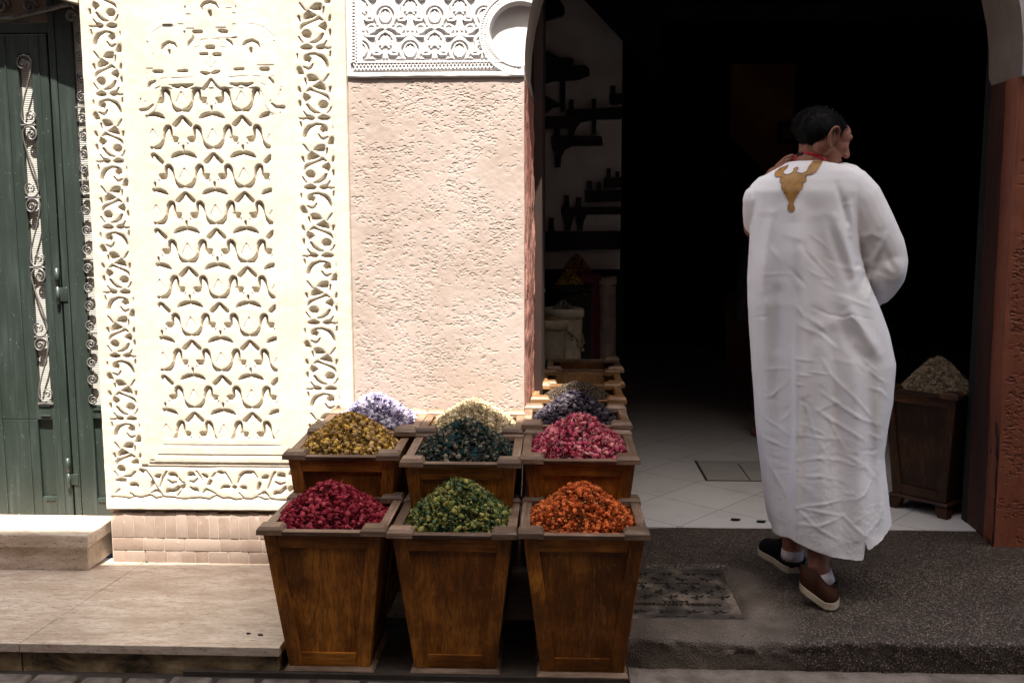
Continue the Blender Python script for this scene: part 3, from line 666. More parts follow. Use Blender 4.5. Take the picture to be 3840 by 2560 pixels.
    for j in range(-2, 3):
        for i in range(-1, 4):
            x0 = 450+572*i
            medallion(x0, 190+780*j); palmette(x0, 490+780*j); medallion(x0+288, 590+780*j); palmette(x0+288, 95+780*j)
            for yy in (340, -50, 730): rosette(x0+145+20, yy+780*j); rosette(x0-145-15, yy+780*j)
            bar(W(x0, 340+780*j, [(-200, 70), (-120, 10), (0, -35), (120, 10), (200, 70)]), .007); bar(W(x0, 330+780*j, [(-90, -40), (0, 10), (90, -40)]), .008)
            bar(W(x0+288, 400+780*j, [(-150, 30), (-70, 30), (0, -10), (70, 30), (150, 30)]), .007); bar(W(x0+288, 380+780*j, [(-22, -180), (-22, -20)]), .007); bar(W(x0+288, 380+780*j, [(22, -180), (22, -20)]), .007)
    rl.smooth(1, .35); rl.H += .0006*fnoise(X, Z, 14, 25, 3)
    e = np.clip(1-(Z-1.998+.004*fnoise(X, Z, 6, 14, 3))/.008, 0, 1); rl.H -= .006*e**2
    o = rl.build('carved_spandrel', 3.995, M_WHITE, parent, back=.02)
    return o
spandrel(shop)
def stucco(parent, name, x0, x1, z0, z1, Y, mat, step, seed, dens, dep, back=.1, xl=None):
    rl = Relief(x0, x1, z0, z1, step); X, Z = rl.X, rl.Z
    if xl is not None:
        f = (X-x0)/(x1-x0); rl.X = X = xl(Z)+(x1-xl(Z))*f
    rg = random.Random(seed); n = int((x1-x0)*(z1-z0)*dens)
    cl = [(rg.uniform(x0, x1), rg.uniform(z0, z1)) for _ in range(n//9)]
    acc = np.zeros_like(X)
    for k in range(n):
        bx, bz = rg.choice(cl); cx, cz = bx+rg.gauss(0, .03), bz+rg.gauss(0, .02)
        if not (x0+.012 < cx < x1-.012 and z0 < cz < z1): continue
        r = rg.choice((.004, .006, .008, .012)); a0 = rg.uniform(150, 230) if rg.random() < .25 else rg.uniform(0, 60); a1 = a0+rg.uniform(60, 170)
        el = rg.uniform(.35, .9)
        if rg.random() < .2: a0, a1 = 0, 330
        pts = arcpts(cx, cz, r, r*el, a0, a1, 7); pts = [(a+rg.gauss(0, .0006), b+rg.gauss(0, .0006)) for a, b in pts]
        rl.stroke(pts, [.0006, .0018, .0022, .0022, .0018, .0012, .0006], -dep*rg.uniform(.5, 1.1), soft=.001)
    rl.smooth(1, .3); rl.H += .0012*fnoise(X, Z, seed, 7, 3)+.0006*fnoise(X, Z, seed+3, 40, 2)
    ed = np.minimum(X-X.min(1, keepdims=True), X.max(1, keepdims=True)-X); rl.H += .0025*np.clip(1-ed/.02, 0, 1)*(.5+.5*fnoise(X, Z, seed+9, 5, 2))
    return rl.build(name, Y, mat, parent, back=back)
stucco(shop, 'textured_pier', -.822, -.125, .3, 1.999, 4.004, M_PINK, .0019, 5, 3600, .0026, .1)
mb = MB(); mb.box((-.823, 4.006, -.03), (-.126, 4.1, .2995)); mb.build('pier_foot', M_PINK, shop)
tp = stucco(shop, 'textured_pier', 1.79, 2.9, .108, 1.985, 4.004, M_TERRA, .0025, 21, 2600, .008, .1, xl=lambda Z: 1.79-.010*np.clip(Z-.1, 0, 2)+.006*fnoise(Z, Z, 5, 3, 3))
tp['label'] = 'terracotta textured pier'
# arched wall above the piers, soffit and reveals
def arch_pts(r=1.0, n=30, a0=180, a1=0): return [(ACX+ARX*math.cos(R(a0+(a1-a0)*i/n)), ACZ+r*math.sin(R(a0+(a1-a0)*i/n))) for i in range(n+1)]
ap = arch_pts()
hi = [p for p in ap if p[1] > 2.461]
up = MB()
poly = [(-.823, 2.463)]+[(float(arch_x(2.463)), 2.463)]+hi+[(1.785, 2.03), (1.786, 1.99), (2.9, 1.99), (2.9, 4.4), (-.823, 4.4)]
for i in range(len(ap)-1):      # strips so that no concave face is needed
    (a, b), (c, d) = ap[i], ap[i+1]
    if max(b, d) < 2.461 and c < ACX: continue
    if b < 2.461 and c < ACX: a, b = float(arch_x(2.463)), 2.463
    up.add([(a, 3.999, b), (c, 3.999, d), (c, 3.999, 4.4), (a, 3.999, 4.4)], [(0, 1, 2, 3)])
a = float(arch_x(2.463)); up.add([(-.823, 3.999, 2.463), (a, 3.999, 2.463), (a, 3.999, 4.4), (-.823, 3.999, 4.4)], [(0, 1, 2, 3)])
up.add([(ACX+ARX, 3.985, 1.99), (2.9, 3.985, 1.99), (2.9, 3.985, 4.4), (ACX+ARX, 3.985, 4.4)], [(0, 1, 2, 3)])
up.add([(ACX+ARX, 3.985, 1.99), (2.9, 3.985, 1.99), (2.9, 4.1, 1.99), (ACX+ARX, 4.1, 1.99)], [(0, 3, 2, 1)])
up.add([(ACX+ARX, 3.985, 1.99), (ACX+ARX, 3.985, 4.4), (ACX+ARX, 4.0, 4.4), (ACX+ARX, 4.0, 1.99)], [(0, 1, 2, 3)])
up.box((-.823, 4.30, 3.0), (4.6, 4.34, 4.4)); up.build('upper_wall', M_WHITE, shop)
YB = 4.3
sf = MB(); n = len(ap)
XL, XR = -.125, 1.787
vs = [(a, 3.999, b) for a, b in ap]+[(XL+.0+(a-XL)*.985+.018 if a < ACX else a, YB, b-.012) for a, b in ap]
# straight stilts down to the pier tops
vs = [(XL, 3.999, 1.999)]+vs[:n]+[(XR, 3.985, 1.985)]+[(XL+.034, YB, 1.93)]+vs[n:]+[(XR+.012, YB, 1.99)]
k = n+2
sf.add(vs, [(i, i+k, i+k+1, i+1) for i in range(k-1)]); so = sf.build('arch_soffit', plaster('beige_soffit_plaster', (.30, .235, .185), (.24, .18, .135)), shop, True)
def reveal(x0, x1, y0, y1, z0, z1a, z1b, name, mat, amp, flip=False):
    ny, nz = 60, 300; V, Zz = np.meshgrid(np.linspace(0, 1, ny), np.linspace(0, 1, nz))
    Y = y0+(y1-y0)*V; Zt = z1a+(z1b-z1a)*V; Z = z0+(Zt-z0)*Zz; X = x0+(x1-x0)*V
    X = X+amp*(fnoise(Y, Z*.25, 3, 60, 3))*np.clip(V*12, 0, 1)+amp*1.2*fnoise(Y, Z, 11, 7, 2)*np.clip(V*12, 0, 1)
    return grid_mesh(name, np.stack([X, Y, Z], -1), mat, shop, True, flip)
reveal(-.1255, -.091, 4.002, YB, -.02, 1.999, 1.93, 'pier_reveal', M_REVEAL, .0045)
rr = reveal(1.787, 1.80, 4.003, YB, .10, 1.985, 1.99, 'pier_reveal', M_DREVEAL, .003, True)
# back of the wall and the room
def wallbox(name, parts, mat, parent=shop):
    m = MB()
    for a, b in parts: m.box(a, b)
    return m.build(name, mat, parent)
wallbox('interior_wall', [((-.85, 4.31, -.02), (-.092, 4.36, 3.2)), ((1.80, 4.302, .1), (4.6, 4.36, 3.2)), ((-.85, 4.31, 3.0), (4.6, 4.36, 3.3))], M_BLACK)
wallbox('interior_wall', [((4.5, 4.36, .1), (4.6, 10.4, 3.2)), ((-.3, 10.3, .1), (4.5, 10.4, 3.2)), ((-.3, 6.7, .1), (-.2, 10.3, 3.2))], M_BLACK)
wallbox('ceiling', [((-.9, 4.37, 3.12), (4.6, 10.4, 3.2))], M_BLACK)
# ================================================================== green door in its recess
YD = 4.12
def dx(x, y=1500): return at(x, y, YD).x
def dz(x, y): return at(x, y, YD).z
gx_ = dx(275, 1800)                       # joint between leaf and fixed frame
mb = MB(); mb.box((-4.6, 4.155, .13), (-1.8, 4.2, 2.5)); mb.build('recess_back', M_PIT, house)
door = thing('green_door', 'tall dark green panelled door with iron scroll grilles, chipped paint, left of the cream wall', 'door', (-2.4, YD, .16))
def dbuild(mb, name, mat, par=None, smooth=False, bevel=0):
    o = mb.build(name, mat, par or door, smooth, bevel); o.data.transform(Matrix.Translation((2.4, -YD, -.16))); return o
ZT = dz(250, 128)                          # top of the leaf
g0, g1 = dx(110, 900), dx(163, 900)        # grille slot of the leaf
gz0, gz1 = dz(165, 1510), dz(80, 205)
pz0, pz1 = dz(180, 1862), dz(170, 1572)
p0, p1 = dx(147, 1650), dx(203, 1650)
f0, f1 = dx(292, 900)+.030, dx(292, 900)+.15
f0 = dx(312, 900); f1 = -1.86
# leaf built from stiles, rails and a recessed lower panel
L0 = -3.1; mb = MB(); bv = .003
yf, yb = YD-.004, YD+.03
ww = gx_-.004
for a, b, c, d in ((p1+.0, ww, .165, ZT), (L0, g0-.37, .165, ZT)): mb.box((a, yf, c), (b, yb, d), 0, bv)
mb.box((g0-.368, yf+.001, pz1+.0), (g0, yb, ZT), 0, bv); mb.box((g0-.368, yf+.0015, .165), (p0-.0, yb, pz1-.001), 0, bv)
mb.box((g1, yf+.001, gz0), (p1-.001, yb, ZT), 0, bv)
mb.box((g0+.0005, yf+.001, pz1), (p1-.0005, yb, gz0-.001), 0, bv); mb.box((p0+.0005, yf+.001, .165), (p1-.0005, yb, pz0), 0, bv)
mb.box((g0+.0005, yf+.001, gz1), (g1-.0005, yb, ZT), 0, bv)
for xx in (g0-.17, g0-.055, p1+.03): mb.box((xx, yf-.003, .17), (xx+.006, yf+.002, ZT-.01), 0, .001)
for zz in (pz0-.012, pz1+.014, gz0-.014): mb.box((g0+.006, yf-.004, zz), (p1-.006, yf+.002, zz+.006), 0, .001)
leaf = dbuild(mb, 'door_leaf', M_GREEN)
mb = MB(); mb.box((p0-.005, yf+.018, .17), (p1+.005, yb+.002, pz1+.01)); dbuild(mb, 'lower_panel', M_GREEN)
mb = MB(); mb.box((g0-.004, yf+.022, gz0-.01), (g1+.004, yb+.003, gz1+.01)); dbuild(mb, 'ribbed_pane', M_RIB)
mb = MB(); mb.box((g0-.002, yf-.006, gz0-.006), (g1+.004, yf+.012, gz0+.002), 0, .001); dbuild(mb, 'pane_sill', M_IRON)
# fixed frame right of the leaf, with its own narrow grille and panel
mb = MB(); fz0 = dz(340, 1520)
mb.box((gx_+.004, yf, .165), (gx_+.032, yb, 2.5), 0, bv); mb.box((gx_+.034, yf+.002, .16), (f0, yb, 2.5), 0, bv)
mb.box((f0+.0005, yf+.002, pz1+.006), (-1.84, yb, fz0), 0, bv); mb.box((f0+.0005, yf+.002, .16), (-1.84, yb, pz0-.004), 0, bv)
mb.box((-3.2, yf+.001, ZT+.004), (gx_+.003, yb, ZT+.045), 0, bv)
mb.box((f0+.004, yf-.003, fz0-.02), (-1.86, yf+.004, fz0-.013), 0, .001); mb.box((f0+.004, yf-.003, pz0-.018), (-1.86, yf+.004, pz0-.012), 0, .001)
dbuild(mb, 'door_frame', M_GREEN)
mb = MB(); mb.box((f0-.003, yf+.02, .2), (-1.83, yb+.002, pz1+.02)); dbuild(mb, 'lower_panel', M_GREEN)
mb = MB(); mb.box((f0-.003, yf+.022, fz0-.01), (-1.83, yb+.003, 2.5)); dbuild(mb, 'ribbed_pane', M_RIB)
mb = MB(); mb.box((-3.2, yf+.02, ZT+.04), (gx_+.002, yb+.002, 2.5)); dbuild(mb, 'fanlight_pane', simple('pale_fanlight_glass', (.36, .30, .23), (.28, .22, .16), .4, 5))
# scrolls
def spiral(cx, cz, r0, turns, a0, sgn=1, r1=.004, n=26):
    return [(cx+(r0+(r1-r0)*t)*math.cos(a0+sgn*2*math.pi*turns*t), cz+(r0+(r1-r0)*t)*math.sin(a0+sgn*2*math.pi*turns*t)) for t in (i/n for i in range(n+1))]
def sshape(x0, x1, z0, z1, mir):
    """long S between two volutes (traced), x0..x1 wide, z0 bottom, z1 top"""
    c = (320, 456); pts = [(c[0]+(6+44*t)*math.cos(math.pi+2*math.pi*1.6*(t-1)), c[1]+(6+44*t)*math.sin(math.pi+2*math.pi*1.6*(t-1))) for t in (i/24 for i in range(25))]
    pts += [(274, 418), (298, 392), (335, 384), (372, 394), (398, 425), (405, 465), (392, 545), (368, 640)]
    q = [((x-268-.046*(y-385))/140, (y-385)/605) for x, y in pts]
    q += [(1-u, 1-v) for u, v in q[::-1]]
    if mir: q = [(1-u, v) for u, v in q]
    return [(x0+(x1-x0)*u, z1-(z1-z0)*v) for u, v in q]
def iron(pts, name, r=.0036, par=None, y=YD-.006):
    m = MB(); m.tube([(a, y, b) for a, b in pts], r, 6); return dbuild(m, name, M_IRON, par, True)
zs = [dz(130, v) for v in (205, 468, 703, 958, 1262, 1512)]
zs = [gz1, dz(100, 472), dz(110, 702), dz(120, 1003), dz(128, 1263), gz0]
zs = [gz1, dz(105, 471), dz(125, 742-0), dz(135, 1003), dz(145, 1263), gz0+.004]
for i in range(5):
    iron(sshape(g0, g1, zs[i+1]+.004, zs[i]-.004, i % 2 == 1), 'scroll')
    m = MB(); m.tube([(g0-.002, YD-.005, zs[i+1]), (g1+.002, YD-.005, zs[i+1])], .004, 6)
    if i < 4: dbuild(m, 'cross_bar', M_IRON)
# small volutes in the right-hand strip
vy = [140, 215, 290, 365, 442, 510, 580, 635, 712, 790, 865, 938, 1005, 1080, 1145, 1222, 1290, 1360, 1422, 1498]
for i, v in enumerate(vy):
    x = at(305+(v-440)*.037+4, v, YD).x+.004; z = at(310, v, YD).z; s = 1 if i % 2 else -1
    iron(spiral(x, z, .0215, 1.8, math.pi/2*s, s, .003, 30), 'volute', .0034)
for v in (678, 972, 1248, 405):
    z = at(310, v, YD).z; m = MB(); m.tube([(f0, YD-.005, z), (-1.87, YD-.005, z)], .0038, 6); dbuild(m, 'cross_bar', M_IRON)
# fanlight scrollwork
iron([(at(a, b, YD).x, at(a, b, YD).z) for a, b in ((0, 74), (60, 66), (120, 52), (190, 36), (240, 22), (285, 18))], 'scroll', .010)
iron([(at(a, b, YD).x, at(a, b, YD).z) for a, b in ((285, 35), (270, 12), (225, -8), (150, -30))], 'scroll', .010)
for (a, b, r) in ((8, 22, .036), (118, 26, .030), (271, 62, .021)):
    p = at(a, b, YD); iron(spiral(p.x, p.z, r, 1.7, 0, 1, .004), 'volute', .009)
# hinges
for v0, v1 in ((1005, 1140), (1715, 1825)):
    xh = gx_-.014; za, zb = dz(230, v0), dz(230, v1)
    m = MB(); zc = (za+zb)/2
    m.tube([(xh, YD-.010, za), (xh, YD-.010, zc+.001)], .0095, 10); m.tube([(xh, YD-.010, zc-.001), (xh, YD-.010, zb)], .0085, 10)
    m.box((xh, YD-.008, zb+.012), (xh+.04, YD-.003, zc-.006), 0, .001)
    dbuild(m, 'hinge', M_GREEN, leaf, True); door.children[-1:]
for c in list(door.children_recursive):
    if c.name.startswith('hinge'): c.parent = leaf
# doorstep
mb = MB(); zt = .172
mb.box((-4.5, 3.845, .116), (-1.90, 4.118, zt), 0, .006); mb.box((-4.5, 3.868, .015), (-1.915, 4.1, .1155), 0, .003)
ds = mb.build('doorstep', M_MARBLE); tag(ds, 'low travertine doorstep slab below the dark green door', 'doorstep')

# ================================================================== wooden spice boxes
def wooden_box(label, cx, y0, z_rim, zb, W=.402, D=.418, wb=.262, group='tapered wooden spice boxes', rz=0, tilt=0, pale=False, feet=False, dark=False):
    """cx, y0: middle of the front rim edge; opens upward, tapers to its base"""
    H = z_rim-zb
    t = thing('wooden_box', label, 'box', (cx, y0+D/2, zb), rz, group); t.rotation_euler = (tilt, 0, rz)
    WX, WZ = (PALEW['x'], PALEW['z']) if pale else (WOODS['x'], WOODS['z'])
    RX, RY = (PALEW['x'], PALEW['y']) if pale else (RIMW['x'], RIMW['y'])
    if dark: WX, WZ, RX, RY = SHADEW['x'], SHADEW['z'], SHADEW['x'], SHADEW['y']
    hb0 = .055 if feet else .0
    ht = H-.022                                 # underside of the rim
    hw_t, hw_b = W/2-.016, wb/2                 # outer half widths of the body
    hd_t, hd_b = D/2-.016, wb/2*D/W
    base_z = hb0+.013
    def side(k):
        """local frame of side k: returns f(u,h,out) -> point; u in [-1,1] across, h height, out outward offset"""
        def f(u, h, o, inset=0):
            s = (h-base_z)/(ht-base_z); a = (hw_b+(hw_t-hw_b)*s); d = (hd_b+(hd_t-hd_b)*s)
            if k == 0: return (u*(a-inset), -(d+o), h)
            if k == 1: return (a+o, u*(d-inset), h)
            if k == 2: return (-u*(a-inset), d+o, h)
            return (-(a+o), -u*(d-inset), h)
        return f
    def slab(mb, f, u0b, u1b, u0t, u1t, h0, h1, o0, o1, bev=.002, m=0):
        bot = [f(u0b, h0, o1), f(u1b, h0, o1), f(u1b, h0, o0), f(u0b, h0, o0)]
        top = [f(u0t, h1, o1), f(u1t, h1, o1), f(u1t, h1, o0), f(u0t, h1, o0)]
        mb.hexa(bot, top, m, bev)
    for k in range(4):
        f = side(k)
        mb = MB(); slab(mb, f, -.97, .97, -.97, .97, base_z, ht, -.018, -.007, 0)
        pn = mb.build('side_panel', WZ, t)
        hb, htp = base_z+.047, ht-.045
        sb, stt = .36, .22
        mb = MB()
        def uat(h, b, tt): s = (h-base_z)/(ht-base_z); return b+(tt-b)*s
        for s in (-1, 1):
            slab(mb, f, *(sorted((s*1.0, s*(1-sb)))), *(sorted((s*1.0, s*(1-stt)))), base_z, ht, -.008, .002, .002, 0)
        u0 = 1-uat(htp, sb, stt)-.004; u1 = 1-stt-.002
        slab(mb, f, -u0, u0, -u1, u1, htp, ht, -.008, .0012, .0015, 1)
        u0 = 1-sb-.004; u1 = 1-uat(hb, sb, stt)-.002
        slab(mb, f, -u0, u0, -u1, u1, base_z, hb, -.008, .0012, .0015, 1)
        mb.build('panel_frame', [WZ, WX], t)
    # rim of four planks with raised corner blocks
    rw = .033; a, d = W/2, D/2
    for (p, q, mat) in (((-a, -d), (a, -d+rw), RX), ((-a, d-rw), (a, d), RX), ((-a+.001, -d+rw+.0008), (-a+rw, d-rw-.0008), RY), ((a-rw, -d+rw+.0008), (a-.001, d-rw-.0008), RY)):
        mb = MB(); e = .005
        mb.hexa([(p[0]+.006, p[1]+(.006 if mat is RX and p[1] < 0 else 0), ht-.001), (q[0]-.006, p[1]+(.006 if mat is RX and p[1] < 0 else 0), ht-.001), (q[0]-.006, q[1], ht-.001), (p[0]+.006, q[1], ht-.001)],
                [(p[0], p[1], ht+.014), (q[0], p[1], ht+.014), (q[0], q[1], ht+.014), (p[0], q[1], ht+.014)], 0, .003)
        mb.build('rim_board', mat, t)
    bw, bd = .078, .062
    for sx in (-1, 1):
        for sy in (-1, 1):
            x0, x1 = sorted((sx*(a+.003), sx*(a-bw))); y0_, y1_ = sorted((sy*(d+.003), sy*(d-bd))); c = .009
            mb = MB(); z0 = ht+.003
            mb.hexa([(x0, y0_, z0), (x1, y0_, z0), (x1, y1_, z0), (x0, y1_, z0)], [(x0+.001, y0_+.001, ht+.019), (x1-.001, y0_+.001, ht+.019), (x1-.001, y1_-.001, ht+.019), (x0+.001, y1_-.001, ht+.019)], 0, 0)
            mb.hexa([(x0+.001, y0_+.001, ht+.019), (x1-.001, y0_+.001, ht+.019), (x1-.001, y1_-.001, ht+.019), (x0+.001, y1_-.001, ht+.019)], [(x0+c, y0_+c, ht+.029), (x1-c, y0_+c, ht+.029), (x1-c, y1_-c, ht+.029), (x0+c, y1_-c, ht+.029)], 0, 0)
            mb.build('corner_block', RX, t)
    mb = MB(); e = .016; mb.hexa([(-hw_b-e, -hd_b-e, hb0), (hw_b+e, -hd_b-e, hb0), (hw_b+e, hd_b+e, hb0), (-hw_b-e, hd_b+e, hb0)], [(-hw_b-.008, -hd_b-.008, base_z-.0005), (hw_b+.008, -hd_b-.008, base_z-.0005), (hw_b+.008, hd_b+.008, base_z-.0005), (-hw_b-.008, hd_b+.008, base_z-.0005)], 0, .002)
    mb.build('base_board', RX, t)
    mb = MB(); mb.box((-hw_b+.02, -hd_b+.02, base_z+.002), (hw_b-.02, hd_b-.02, base_z+.012)); mb.build('bottom_board', WZ, t)
    if feet:
        for sx in (-1, 1):
            for sy in (-1, 1):
                mb = MB(); mb.hexa([(sx*(hw_b-.005)-.022, sy*(hd_b-.005)-.022, 0), (sx*(hw_b-.005)+.022, sy*(hd_b-.005)-.022, 0), (sx*(hw_b-.005)+.022, sy*(hd_b-.005)+.022, 0), (sx*(hw_b-.005)-.022, sy*(hd_b-.005)+.022, 0)],
                                   [(sx*(hw_b-.02)-.03, sy*(hd_b-.02)-.03, hb0-.0005), (sx*(hw_b-.02)+.03, sy*(hd_b-.02)-.03, hb0-.0005), (sx*(hw_b-.02)+.03, sy*(hd_b-.02)+.03, hb0-.0005), (sx*(hw_b-.02)-.03, sy*(hd_b-.02)+.03, hb0-.0005)], 0, .004)
                mb.build('foot', WX, t)
    return t

def mat_petal(name, rough=.75):
    m, nt, b = new_mat(name); a = attr(nt, 'col'); v = coords(nt)
    n = ntex(nt, v, 260, 3, .6)
    hs = nt.nodes.new('ShaderNodeHueSaturation'); mr = nt.nodes.new('ShaderNodeMapRange'); mr.inputs['From Min'].default_value = .3; mr.inputs['From Max'].default_value = .7; mr.inputs['To Min'].default_value = .6; mr.inputs['To Max'].default_value = 1.3
    nt.links.new(n, mr.inputs['Value']); nt.links.new(mr.outputs[0], hs.inputs['Value']); nt.links.new(a.outputs['Color'], hs.inputs['Color']); nt.links.new(hs.outputs[0], b.inputs['Base Color'])
    b.inputs['Roughness'].default_value = rough; b.inputs['Specular IOR Level'].default_value = .08
    bump(nt, b, n, .5, .0015); return m
M_PETAL = mat_petal('dried_flowers')
_ico = {}
def ico(sub):
    if sub not in _ico:
        bm = bmesh.new(); bmesh.ops.create_icosphere(bm, subdivisions=sub, radius=1); bm.verts.index_update()
        _ico[sub] = (np.array([v.co[:] for v in bm.verts]), np.array([[v.index for v in f.verts] for f in bm.faces])); bm.free()
    return _ico[sub]
def rotm(rg, n):
    q = rg.normal(size=(n, 4)); q /= np.linalg.norm(q, axis=1)[:, None]; w, x, y, z = q.T
    return np.stack([np.stack([1-2*(y*y+z*z), 2*(x*y-z*w), 2*(x*z+y*w)], -1), np.stack([2*(x*y+z*w), 1-2*(x*x+z*z), 2*(y*z-x*w)], -1), np.stack([2*(x*z-y*w), 2*(y*z+x*w), 1-2*(x*x+y*y)], -1)], 1)
def heap(name, label, cx, cy, zr, w, d, h, pal, seed, nbud=420, ntuft=900, rb=.0075, rt=.011, round_=False, bcol=None, group='heaps of dried flowers and spices in the boxes', cat='spice heap', apex=(0, 0), tilt=0, kind=None, shrub=.35):
    rg = np.random.default_rng(seed); pal = np.array(pal); bcol = np.array(bcol) if bcol is not None else pal
    ax, ay = apex
    def zf(x, y):
        u = np.abs(x-ax*(1-0))/(w/2); v = np.abs(y-ay)/(d/2)
        r = np.clip((u**2.4+v**2.4)**(1/2.4), 0, 1.2)
        h_ = h
        p = (1-np.minimum(r, 1)**1.5)*(1-.15*r) if round_ else (1-np.minimum(r, 1))*1.0+.10*np.cos(np.minimum(r, 1)*math.pi/2)
        if not round_: p = p*(1-.12*np.exp(-(r/.14)**2))
        edge = np.clip((r-.86)/.2, 0, 1)
        return -.008+h*.93*p-.020*edge**2+.006*fnoise(x, y, seed, 26, 3)*(1-.5*edge)
    g = 70; xs = np.linspace(-w/2, w/2, g); ys = np.linspace(-d/2, d/2, g); X, Y = np.meshgrid(xs, ys); Z = zf(X, Y)-.004
    V = [np.stack([X, Y, Z], -1).reshape(-1, 3)]; i = np.arange((g-1)*(g-1)); a = (i//(g-1))*g+i % (g-1)
    F4 = np.stack([a, a+1, a+g+1, a+g], 1); dark = pal.mean(0)*.12
    C = [np.tile(dark, (g*g, 1))]; F3 = []; off = g*g
    def place(n):
        x = rg.uniform(-w/2, w/2, n)*.985; y = rg.uniform(-d/2, d/2, n)*.985
        z = zf(x, y); e = .004; nx = -(zf(x+e, y)-z)/e; ny = -(zf(x, y+e)-z)/e
        nn = np.stack([nx, ny, np.ones(n)], 1); nn /= np.linalg.norm(nn, axis=1)[:, None]; return np.stack([x, y, z], 1), nn
    # buds
    if nbud:
        iv, ifc = ico(2); P, N = place(nbud); Rm = rotm(rg, nbud); s = rb*rg.uniform(.55, 1.25, (nbud, 1, 1))*np.stack([rg.uniform(.75, 1, nbud), rg.uniform(.75, 1.0, nbud), rg.uniform(1.0, 1.45, nbud)], 1)[:, None, :]
        defm = 1+.16*np.sin(iv[None]*rg.uniform(3, 6, (nbud, 1, 3))+rg.uniform(0, 6, (nbud, 1, 3)))
        vv = iv[None]*defm*s; vv = np.einsum('nij,nkj->nki', Rm, vv)+(P+N*rb*.35)[:, None]
        V.append(vv.reshape(-1, 3)); F3.append((ifc[None]+off+np.arange(nbud)[:, None, None]*len(iv)).reshape(-1, 3)); off += nbud*len(iv)
        c = bcol[rg.integers(0, len(bcol), nbud)]*rg.uniform(.6, 1.25, (nbud, 1)); C.append(np.repeat(c, len(iv), 0))
    # tufts: ragged petals standing out from little heads
    if ntuft:
        k = 9; P, N = place(ntuft); c0 = pal[rg.integers(0, len(pal), ntuft)]*rg.uniform(.55, 1.3, (ntuft, 1))
        P = np.repeat(P, k, 0); N = np.repeat(N, k, 0); n = len(P)
        D = rg.normal(size=(n, 3))+N*.9; D /= np.linalg.norm(D, axis=1)[:, None]; S = np.cross(D, rg.normal(size=(n, 3))); S /= np.linalg.norm(S, axis=1)[:, None]; Bn = np.cross(D, S)
        L = rt*rg.uniform(.45, 1.25, (n, 1)); wd = rt*rg.uniform(.10, .26, (n, 1))*(1 if shrub is None else shrub/.35); cu = rg.uniform(-.5, .5, (n, 1))*L
        base = P+rg.normal(size=(n, 3))*rt*.22+N*rt*.05
        m1 = base+D*L*.5+Bn*cu*.5; m2 = base+D*L+Bn*cu*1.4
        vv = np.stack([base-S*wd*.5, base+S*wd*.5, m1+S*wd, m1-S*wd, m2+S*wd*.35, m2-S*wd*.35], 1)
        V.append(vv.reshape(-1, 3)); o = off+np.arange(n)[:, None]*6
        F3.append(np.concatenate([np.stack([o[:, 0]+p for p in t], 1) for t in ((0, 1, 2), (0, 2, 3), (3, 2, 4), (3, 4, 5))], 0)); off += n*6
        C.append(np.repeat(np.repeat(c0, k, 0)*rg.uniform(.75, 1.25, (n, 1)), 6, 0))
    V = np.concatenate(V); C = np.concatenate(C); F3 = np.concatenate(F3) if F3 else np.zeros((0, 3), int)
    me = bpy.data.meshes.new(name); me.vertices.add(len(V)); me.vertices.foreach_set('co', V.reshape(-1).astype(np.float32))
    li = np.concatenate([F4.reshape(-1), F3.reshape(-1)]).astype(np.int32); ls = np.concatenate([np.arange(len(F4))*4, len(F4)*4+np.arange(len(F3))*3]).astype(np.int32)
    me.loops.add(len(li)); me.loops.foreach_set('vertex_index', li); me.polygons.add(len(ls)); me.polygons.foreach_set('loop_start', ls); me.update(calc_edges=True); me.validate()
    ca = me.color_attributes.new('col', 'FLOAT_COLOR', 'POINT'); ca.data.foreach_set('color', np.concatenate([np.clip(C, 0, 1), np.ones((len(C), 1))], 1).reshape(-1).astype(np.float32))
    o = link(name, me, M_PETAL, None, True); o.location = (cx, cy, zr); o.rotation_euler = (tilt, 0, 0)
    return tag(o, label, cat, group, kind)

BOXES = [  # label, cx, y0, rim z, ground z, extra
    ('front row box at the left, holding the crimson heap', -.727, 2.972, .492, .0, {}),
    ('front row box in the middle, holding the green heap', -.318, 2.972, .487, .0, {}),
    ('front row box at the right, holding the orange heap', .091, 2.962, .494, .0, {}),
    ('second row box at the left, holding the mustard yellow heap', -.738, 3.345, .652, .052, dict(tilt=R(1.9))),
    ('second row box in the middle, holding the dark teal heap', -.316, 3.252, .652, .060, dict(tilt=R(1.6))),
    ('second row box at the right, holding the pink heap', .086, 3.312, .652, .112, dict(tilt=R(1.8))),
    ('third row box at the left against the pink pier, holding the lilac heap', -.715, 3.585, .672, .03, dict(W=.40, D=.40)),
    ('third row box in the middle against the pink pier, holding the cream heap', -.318, 3.600, .672, .03, dict(W=.396, D=.39)),
    ('third row box at the right, holding the dark violet heap',   .083, 3.672, .684, .116, dict(W=.412, D=.39)),
    ('box just inside the doorway, filled with small dark seeds', .098, 4.078, .705, .126, dict(W=.395, D=.40, pale=True)),
    ('empty pale box inside the doorway, behind the box of dark seeds', .124, 4.50, .700, .126, dict(W=.385, D=.40, pale=True)),
    ('empty box deepest inside the doorway, last of the line', .150, 4.94, .70, .126, dict(W=.385, D=.40)),
]
for lab, cx, y0, zr, zb, kw in BOXES: wooden_box(lab, cx, y0, zr, zb, **kw)
iw, idp = .344, .360
heap('spice_heap', 'crimson heap of dried rosebuds in the front left box', -.727, 2.972+.209, .478, iw, idp, .118, [(.30, .022, .04), (.20, .012, .025), (.42, .05, .07)], 11, 648, 1015, 0.0082, 0.0114, bcol=[(.30, .03, .045), (.42, .07, .085), (.20, .015, .03)], apex=(-.02, .02))
